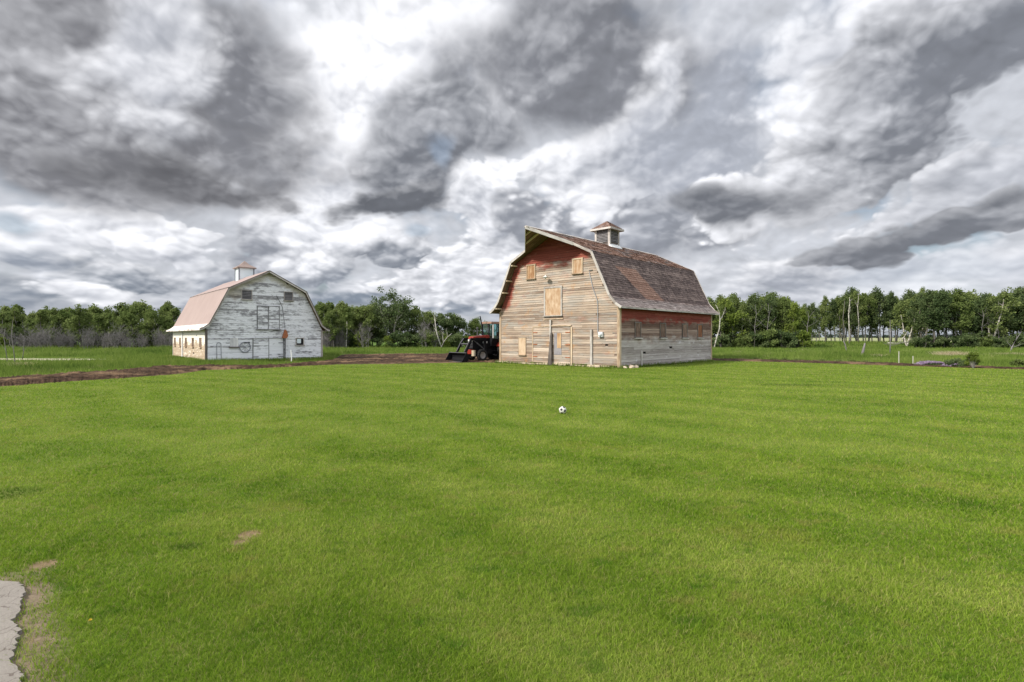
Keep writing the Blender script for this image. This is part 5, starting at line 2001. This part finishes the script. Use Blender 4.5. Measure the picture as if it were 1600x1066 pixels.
# ---- garden strip at the right
M['post_white'] = M_flat('pale weathered post', (.44, .44, .36), 0.7, .2)
for j, (px, yb, yt) in enumerate(((1404.5, 569, 549), (1426.5, 570, 556.5))):
    g = ground_at(px, yb)
    h = (yb - yt) / 840 * g.y
    mb = MB()
    mb.box((-.024, -.024, -.1), (.024, .024, h))
    mb.box((-.016, -.034, h - .25), (.016, .034, h - .2))
    o = mb.build('garden_post', M['post_white'])
    o.location = g
    tag(o, ['taller pale post at the edge of the soil strip', 'shorter pale post right of the taller one'][j], 'post', 'posts by the soil strip')
M['petal'] = blade_mat('mauve petals', lambda k: k.mix(k.attr('tone'), (.22, .15, .24), (.56, .46, .60)))
for j, (px, py, w, h, n) in enumerate(((1455, 571.3, 1.9, .34, 3800), (1487, 573.2, .9, .24, 1300))):
    g = ground_at(px, py)
    E_ = empty('flowering_plant', g)
    tag(E_, ['wide mound of pale purple flowers on the soil strip', 'small mound of pale purple flowers before the dark bush'][j], 'plant', 'purple flowers on the soil strip')
    rng = np.random.RandomState(60 + j)
    x, y = (rng.rand(n) - .5) * w, (rng.rand(n) - .5) * .9
    e = np.sqrt(np.clip(1 - (x / w * 2) ** 2 * .9, .05, 1))
    v, f = tri_blades(rng, x, y, 0, h * .8 * e * (.5 + .5 * rng.rand(n)), .035, .3)
    np_mesh('foliage', v, f, M['leaf_dark'], rng.rand(n), E_)
    m_ = n // 3
    x, y = (rng.rand(m_) - .5) * w, (rng.rand(m_) - .5) * .9
    e = np.sqrt(np.clip(1 - (x / w * 2) ** 2 * .9, .05, 1))
    q, f, tn = leaves(rng, [(a, b, c) for a, b, c in zip(x, y, h * e * (.6 + .4 * rng.rand(m_)))], [.03] * m_, [2] * m_, .06)
    np_mesh('flowers', q, f, M['petal'], rng.rand(len(f)), E_)


def small_bush(name, px, py, w, h, leaf, label, seed, size=.09, per=110, ncl=22, tall=False):
    g = ground_at(px, py)
    rng = random.Random(seed)
    npr = np.random.RandomState(seed)
    E_ = empty(name, g)
    tag(E_, label, 'shrub')
    mb = MB()
    cs = []
    for i in range(ncl):
        a, r = rng.random() * 6.28, rng.random() ** .5 * w / 2
        z = h * (rng.uniform(.25, .9) if tall else rng.uniform(.25, .85) * (1 - (r / (w / 2)) ** 2 * .5))
        cs.append((math.cos(a) * r, math.sin(a) * r * .8, z))
        mb.tube([(0, 0, -.03), (cs[-1][0] * .5, cs[-1][1] * .5, z * .5), cs[-1]], [.014, .01, .005], 4, False)
    mb.build('stems', M['twig'], E_)
    v, f, tn = leaves(npr, cs, [w * .17] * ncl, [per] * ncl, size)
    np_mesh('foliage', v, f, M[leaf], tn, E_)


small_bush('dark_bush', 1496, 573.5, 1.35, .72, 'leaf_dark', 'dark green low bush left of the yellow green shrub', 71)
small_bush('upright_shrub', 1521, 575.5, .85, 1.12, 'leaf_yellow', 'upright yellow green shrub on the soil strip at the right', 72, .06, 120, 26, True)
small_bush('low_bush', 1594, 573, 1.0, .55, 'leaf', 'low green bush at the right edge beside the soil strip', 73)
for j, (px, py) in enumerate(((1208, 563), (1226, 563), (1182, 562), (1246, 564), (1285, 565.2), (1312, 566), (1330, 566.4), (1352, 567))):
    g = ground_at(px, py)
    rng = np.random.RandomState(80 + j)
    v, f = tri_blades(rng, rng.randn(260) * .16, rng.randn(260) * .12, 0, .12 + .16 * rng.rand(260), .04, .6)
    o = np_mesh('garden_plant', v, f, M['leaf'], rng.rand(260))
    o.location = g
    tag(o, 'small green clump sprouting on the far edge of the right soil strip', 'plant', 'plants on the right soil strip')

# ---- woods on the horizon seen through the thin row
def far_woods():
    rng = random.Random(9)
    npr = np.random.RandomState(9)
    mb = MB()
    cs, rr = [], []
    x = -700.0
    while x < 1300:
        h = 6 + 3 * mnoise.noise((x * .01, 0, 0)) + rng.uniform(-1, 1)
        y = 930 + rng.uniform(-20, 20)
        cs.append((x, y, h * .45))
        rr.append(h * .75)
        x += 6
    v, f, tn = leaves(npr, cs, rr, [70] * len(cs), 3.2)
    o = np_mesh('distant_woods', v, f, M['far_leaf'], tn)
    tag(o, 'low dark line of woods on the horizon', 'woods', kind='stuff')


M['far_leaf'] = blade_mat('far foliage', lambda k: k.mix(k.attr('tone'), (.045, .070, .060), (.095, .125, .10)))
far_woods()

# ------------------------------------------------------------------ ball, dandelion
g = ground_at(879, 646.5)
bm = bmesh.new()
bmesh.ops.create_icosphere(bm, subdivisions=4, radius=.104)
ico = bmesh.new()
bmesh.ops.create_icosphere(ico, subdivisions=1, radius=1)
dirs = [v.co.normalized() for v in ico.verts]
ico.free()
bm.faces.ensure_lookup_table()
me = bpy.data.meshes.new('soccer_ball')
for f in bm.faces:
    c = f.calc_center_median().normalized()
    m_ = max(c.dot(d) for d in dirs)
    f.material_index = 1 if m_ > .935 else 0
    f.smooth = True
bm.to_mesh(me)
bm.free()
me.materials.append(M_flat('white ball leather', (.62, .62, .56), .4, .05))
me.materials.append(M_flat('black ball leather', (.02, .02, .022), .4, .1))
o = bpy.data.objects.new('soccer_ball', me)
col.objects.link(o)
o.location = (g.x, g.y, .100)
o.rotation_euler = (.55, .2, .35)
tag(o, 'white football with black pentagon patches lying on the lawn', 'ball')
g = ground_at(141, 984)
E_ = empty('dandelion', g)
tag(E_, 'single small yellow dandelion flower in the lawn at the lower left', 'flower')
mb = MB()
mb.tube([(0, 0, -.01), (.005, 0, .03), (.0, .004, .065)], .0025, 5)
mb.build('stem', M['leaf_yellow'], E_)
mb = MB()
for i in range(26):
    a = i * 2.4
    r = .013 - .006 * (i % 3) / 2
    zt = .070 + .004 * (i % 3)
    mb.face([(0, 0, .064), (math.cos(a - .2) * r, math.sin(a - .2) * r, zt), (math.cos(a + .2) * r, math.sin(a + .2) * r, zt)])
mb.build('petals', M_flat('dandelion yellow', (.62, .42, .03), .6, .05), E_)


# ------------------------------------------------------------------ tractor with front loader behind the big barn
M['tractor_red'] = M_flat('faded tractor red', (.25, .026, .014), .45, .2, 3.0, .4)
M['tractor_black'] = M_flat('black tractor metal', (.010, .010, .012), .6, .3, 4.0, .15)
M['tractor_grey'] = M_flat('worn grey metal', (.085, .085, .09), .5, .3, 4.0, .4)
M['tyre'] = M_flat('tyre rubber', (.025, .024, .023), .9, .3)
M['wheel_rim'] = M_flat('dusty wheel rim', (.30, .28, .27), .6, .3)
M['decal'] = M_flat('white decal', (.62, .62, .60), .5, .1)
M['cream'] = M_flat('cream panel', (.50, .42, .30), .6, .2)


def glass_mat():
    m_ = bpy.data.materials.new('cab glass')
    m_.use_nodes = True
    t = m_.node_tree
    for n in list(t.nodes):
        t.nodes.remove(n)
    k = NT(t)
    out = k.node('ShaderNodeOutputMaterial')
    tr = k.node('ShaderNodeBsdfTransparent')
    tr.inputs[0].default_value = (.80, .97, .96, 1)
    gl = k.node('ShaderNodeBsdfGlossy')
    gl.inputs['Roughness'].default_value = .05
    mx = k.node('ShaderNodeMixShader')
    mx.inputs[0].default_value = .14
    t.links.new(tr.outputs[0], mx.inputs[1])
    t.links.new(gl.outputs[0], mx.inputs[2])
    t.links.new(mx.outputs[0], out.inputs[0])
    return m_


M['glass'] = glass_mat()


def make_tractor():
    T = empty('tractor', (-3.14, 47.16, 0.02), math.atan2(-.66, -.75))
    tag(T, 'red and black farm tractor with cab and front loader parked behind the big barn', 'tractor')
    # chassis
    mb = MB()
    mb.box((-3.0, -.30, .55), (.45, .30, 1.25))
    mb.box((-.25, -.75, .42), (.10, .75, .60))
    mb.box((-3.0, -.55, .75), (-2.2, .55, 1.35))
    mb.box((-1.25, -.62, .62), (-.75, .62, 1.0))
    mb.build('chassis', M['tractor_black'], T)
    # hood: red top with sloping shoulders, black sides
    mb = MB()
    mb.hexa([(-1.2, -.40, 2.02), (.60, -.38, 1.92), (.60, .38, 1.92), (-1.2, .40, 2.02), (-1.2, -.34, 2.27), (.55, -.32, 2.14), (.55, .32, 2.14), (-1.2, .34, 2.27)])
    hood = mb.build('hood', M['tractor_red'], T)
    mb = MB()
    mb.hexa([(-1.2, -.38, 1.20), (.55, -.36, 1.10), (.55, .36, 1.10), (-1.2, .38, 1.20), (-1.2, -.38, 2.02), (.55, -.36, 1.92), (.55, .36, 1.92), (-1.2, .38, 2.02)])
    mb.build('side_panel', M['tractor_black'], hood)
    mb = MB()
    for y in (-.385, .372):
        mb.box((-.95, y, 1.55), (-.45, y + .012, 1.72))
    mb.build('decal', M['decal'], hood)
    mb = MB()
    mb.box((.56, -.34, 1.05), (.62, .34, 1.92))
    gr = mb.build('grille', M['tractor_black'], T)
    for i in range(6):
        mb = MB()
        mb.box((.625, -.32, 1.14 + i * .13), (.645, .32, 1.18 + i * .13))
        mb.build('grille_bar', M['tractor_grey'], gr)
    for y in (-.22, .22):
        mb = MB()
        mb.lathe((.62, y, 1.80), (1, 0, 0), [(0, .10), (.04, .10), (.05, .08), (.05, 0)], 14)
        mb.build('headlight', M['decal'], gr)
    mb = MB()
    mb.box((.25, -.30, .62), (.75, .30, 1.0))
    mb.build('front_weight', M['tractor_red'], T)
    # cab
    x0, x1, w, z0, z1 = -2.95, -1.2, .72, 1.30, 3.30
    mb = MB()
    mb.hexa([(x0, -w, z0), (x1, -w * .8, z0), (x1, w * .8, z0), (x0, w, z0), (x0, -w, z0 + .42), (x1, -w, z0 + .75), (x1, w, z0 + .75), (x0, w, z0 + .42)])
    cab = mb.build('cab', M['tractor_black'], T)
    for (x, y, zt) in ((x1, w, 3.3), (x1, -w, 3.3), (x0, w, 3.3), (x0, -w, 3.3), (-1.95, w, 3.3), (-1.95, -w, 3.3)):
        mb = MB()
        mb.beam((x, y, z0 + .4), (x - .06 * (x > -1.3), y * .97, zt), .08, .08, (1, 0, 0))
        mb.build('cab_post', M['tractor_black'], cab)
    mb = MB()
    mb.box((x1 - .03, .30, 2.04), (x1 + .02, .36, 3.28))
    mb.build('cab_post', M['tractor_black'], cab)
    mb = MB()
    mb.hexa([(x0 - .1, -w - .06, 3.28), (x1 + .12, -w - .04, 3.28), (x1 + .12, w + .04, 3.28), (x0 - .1, w + .06, 3.28), (x0, -w + .05, 3.46), (x1, -w + .05, 3.46), (x1, w - .05, 3.46), (x0, w - .05, 3.46)])
    mb.build('cab_roof', M['roof_brown'], cab)
    for nm, a, b in (('windshield', (x1 - .02, -w + .05, 2.06), (x1 - .01, w - .05, 3.28)), ('rear_window', (x0 + .01, -w + .05, 1.74), (x0 + .02, w - .05, 3.28)),
                     ('side_window', (x0 + .06, w - .03, 1.9), (x1 - .08, w - .02, 3.28)), ('side_window', (x0 + .06, -w + .02, 1.9), (x1 - .08, -w + .03, 3.28))):
        mb = MB()
        mb.box(a, b)
        mb.build(nm, M['glass'], cab)
    mb = MB()
    mb.box((-2.55, -.25, 1.7), (-2.1, .25, 1.95))
    mb.box((-2.62, -.25, 1.9), (-2.5, .25, 2.55))
    mb.build('driver_seat', M['tractor_black'], cab)
    mb = MB()
    mb.tube([(-1.35, 0, 1.9), (-1.6, 0, 2.25)], .025, 6)
    mb.tube([(-1.62 + .09 * math.cos(a * .524), .2 * math.sin(a * .524), 2.27 + .15 * math.cos(a * .524)) for a in range(13)], .016, 5, False)
    mb.build('steering_wheel', M['tractor_black'], cab)
    mb = MB()
    mb.box((-1.30, w + .06, 2.0), (-1.22, w + .14, 3.2))
    mb.build('mirror_bar', M['decal'], cab)
    # fenders
    for s in (-1, 1):
        mb = MB()
        for i in range(7):
            a0, a1 = math.pi * (.12 + i * .12), math.pi * (.12 + (i + 1) * .12)
            y0, y1 = sorted((s * .60, s * 1.12))
            c = [(-2.7 + math.cos(a) * r, y, .9 + math.sin(a) * r) for r, a in ((1.0, a0), (1.0, a1)) for y in (y0, y1)]
            d = [(-2.7 + math.cos(a) * r, y, .9 + math.sin(a) * r) for r, a in ((1.04, a0), (1.04, a1)) for y in (y0, y1)]
            mb.hexa([c[0], c[1], c[3], c[2], d[0], d[1], d[3], d[2]])
        mb.build('fender', M['tractor_red'], T)
        mb = MB()
        mb.box((-1.7, min(s * .45, s * .95), .55), (-1.25, max(s * .45, s * .95), .62))
        mb.box((-1.66, min(s * .45, s * .9), .85), (-1.3, max(s * .45, s * .9), .91))
        mb.box((-1.72, min(s * .48, s * .52), .55), (-1.66, max(s * .48, s * .52), 1.4))
        mb.build('step', M['tractor_black'], T)
    # wheels
    for nm, x, r, wd, yy in (('front_wheel', 0, .52, .32, .82), ('rear_wheel', -2.7, .92, .50, .88)):
        for s in (-1, 1):
            mb = MB()
            y = s * yy - wd / 2
            mb.lathe((x, y, r), (0, 1, 0), [(.02, r * .58), (0, r * .72), (.02, r * .92), (.07, r * .99), (wd - .07, r * .99), (wd - .02, r * .92), (wd, r * .72), (wd - .02, r * .58), (wd * .5, r * .55), (.02, r * .58)], 28)
            for i in range(18):
                a = 2 * math.pi * i / 18
                for q in (0, 1):
                    aa = a + q * math.pi / 18
                    p0 = (x + math.cos(aa) * r, y + (wd * .05 if q else wd * .95), r + math.sin(aa) * r)
                    p1 = (x + math.cos(aa + .12) * r, y + wd * .5, r + math.sin(aa + .12) * r)
                    mb.beam(p0, p1, .04, .04, (math.cos(aa), 0, math.sin(aa)))
            wh = mb.build(nm, M['tyre'], T)
            mb = MB()
            mb.lathe((x, y, r), (0, 1, 0), [(.04, r * .585), (wd * .3, r * .52), (wd * .45, r * .20), (wd * .45, 0)], 24)
            mb.lathe((x, y + wd, r), (0, -1, 0), [(.04, r * .585), (wd * .3, r * .52), (wd * .45, r * .20), (wd * .45, 0)], 24)
            mb.build('rim', M['wheel_rim'], wh)
    # exhaust and air intake
    mb = MB()
    mb.tube([(-.75, .12, 2.2), (-.68, .05, 2.8), (-.50, -.10, 3.95)], [.055, .06, .05], 8)
    mb.build('exhaust_pipe', M['tractor_black'], T)
    mb = MB()
    mb.tube([(-.25, -.15, 2.15), (-.25, -.15, 2.85)], .05, 8)
    mb.lathe((-.25, -.15, 2.80), (0, 0, 1), [(0, .05), (.02, .10), (.14, .10), (.16, .03)], 10)
    mb.build('air_intake', M['tractor_grey'], T)
    # loader
    lo = []
    for s in (-1, 1):
        y = s * .62
        mb = MB()
        mb.beam((-.55, y, .65), (-.45, y, 2.02), .14, .22, (1, 0, 0))
        up_ = mb.build('loader_upright', M['tractor_black'], T)
        mb = MB()
        mb.beam((-.50, y, 1.95), (1.05, y, 1.90), .12, .20)
        mb.beam((.95, y, 1.98), (1.75, y, .55), .12, .20, (1, 0, 0))
        mb.build('loader_arm', M['tractor_black'], T)
        mb = MB()
        mb.tube([(-.42, y, 1.0), (.35, y, 1.55)], .06, 8)
        mb.tube([(.35, y, 1.55), (.85, y, 1.86)], .03, 8)
        mb.build('lift_cylinder', M['tractor_grey'], T)
        mb = MB()
        mb.tube([(.95, y * .9, 1.98), (1.3, y * .9, 1.55)], .05, 8)
        mb.tube([(1.3, y * .9, 1.55), (1.72, y * .9, .85)], .025, 8)
        mb.build('tilt_cylinder', M['tractor_grey'], T)
    mb = MB()
    mb.tube([(1.2, -.62, 1.5), (1.2, .62, 1.5)], .06, 8)
    mb.build('cross_tube', M['tractor_grey'], T)
    # bucket: curved back, floor, cheeks, lip
    mb = MB()
    prof = [(2.45, .05), (1.95, .04), (1.78, .14), (1.72, .34), (1.76, .56), (1.88, .70), (2.0, .74)]
    hw = 1.22
    for (a, b), (c, d) in zip(prof, prof[1:]):
        l = math.hypot(c - a, d - b)
        nx, nz = -(d - b) / l * .03, (c - a) / l * .03
        mb.hexa([(a, -hw, b), (c, -hw, d), (c, hw, d), (a, hw, b), (a + nx, -hw, b + nz), (c + nx, -hw, d + nz), (c + nx, hw, d + nz), (a + nx, hw, b + nz)])
    for s in (-1, 1):
        y = s * hw
        poly = [(x, z) for x, z in prof]
        f1 = [(x, y, z) for x, z in poly]
        f2 = [(x, y + s * .03, z) for x, z in poly]
        mb.face(f1)
        mb.face(f2[::-1])
        for i in range(len(poly)):
            j = (i + 1) % len(poly)
            mb.face([f1[i], f1[j], f2[j], f2[i]])
    bu = mb.build('bucket', M['tractor_black'], T)
    mb = MB()
    mb.box((2.40, -hw - .03, .015), (2.58, hw + .03, .045))
    mb.build('bucket_lip', M['tractor_grey'], bu)
    mb = MB()
    mb.box((1.96, -hw - .03, .74), (2.04, hw + .03, .80))
    mb.build('bucket_edge', M['tractor_grey'], bu)
    mb = MB()
    mb.box((.70, .36, .45), (.78, .80, .95))
    mb.build('side_plate', M['cream'], T)
    return T


M['roof_brown'] = M_flat('faded brown cab roof', (.22, .13, .09), .6, .25)
make_tractor()
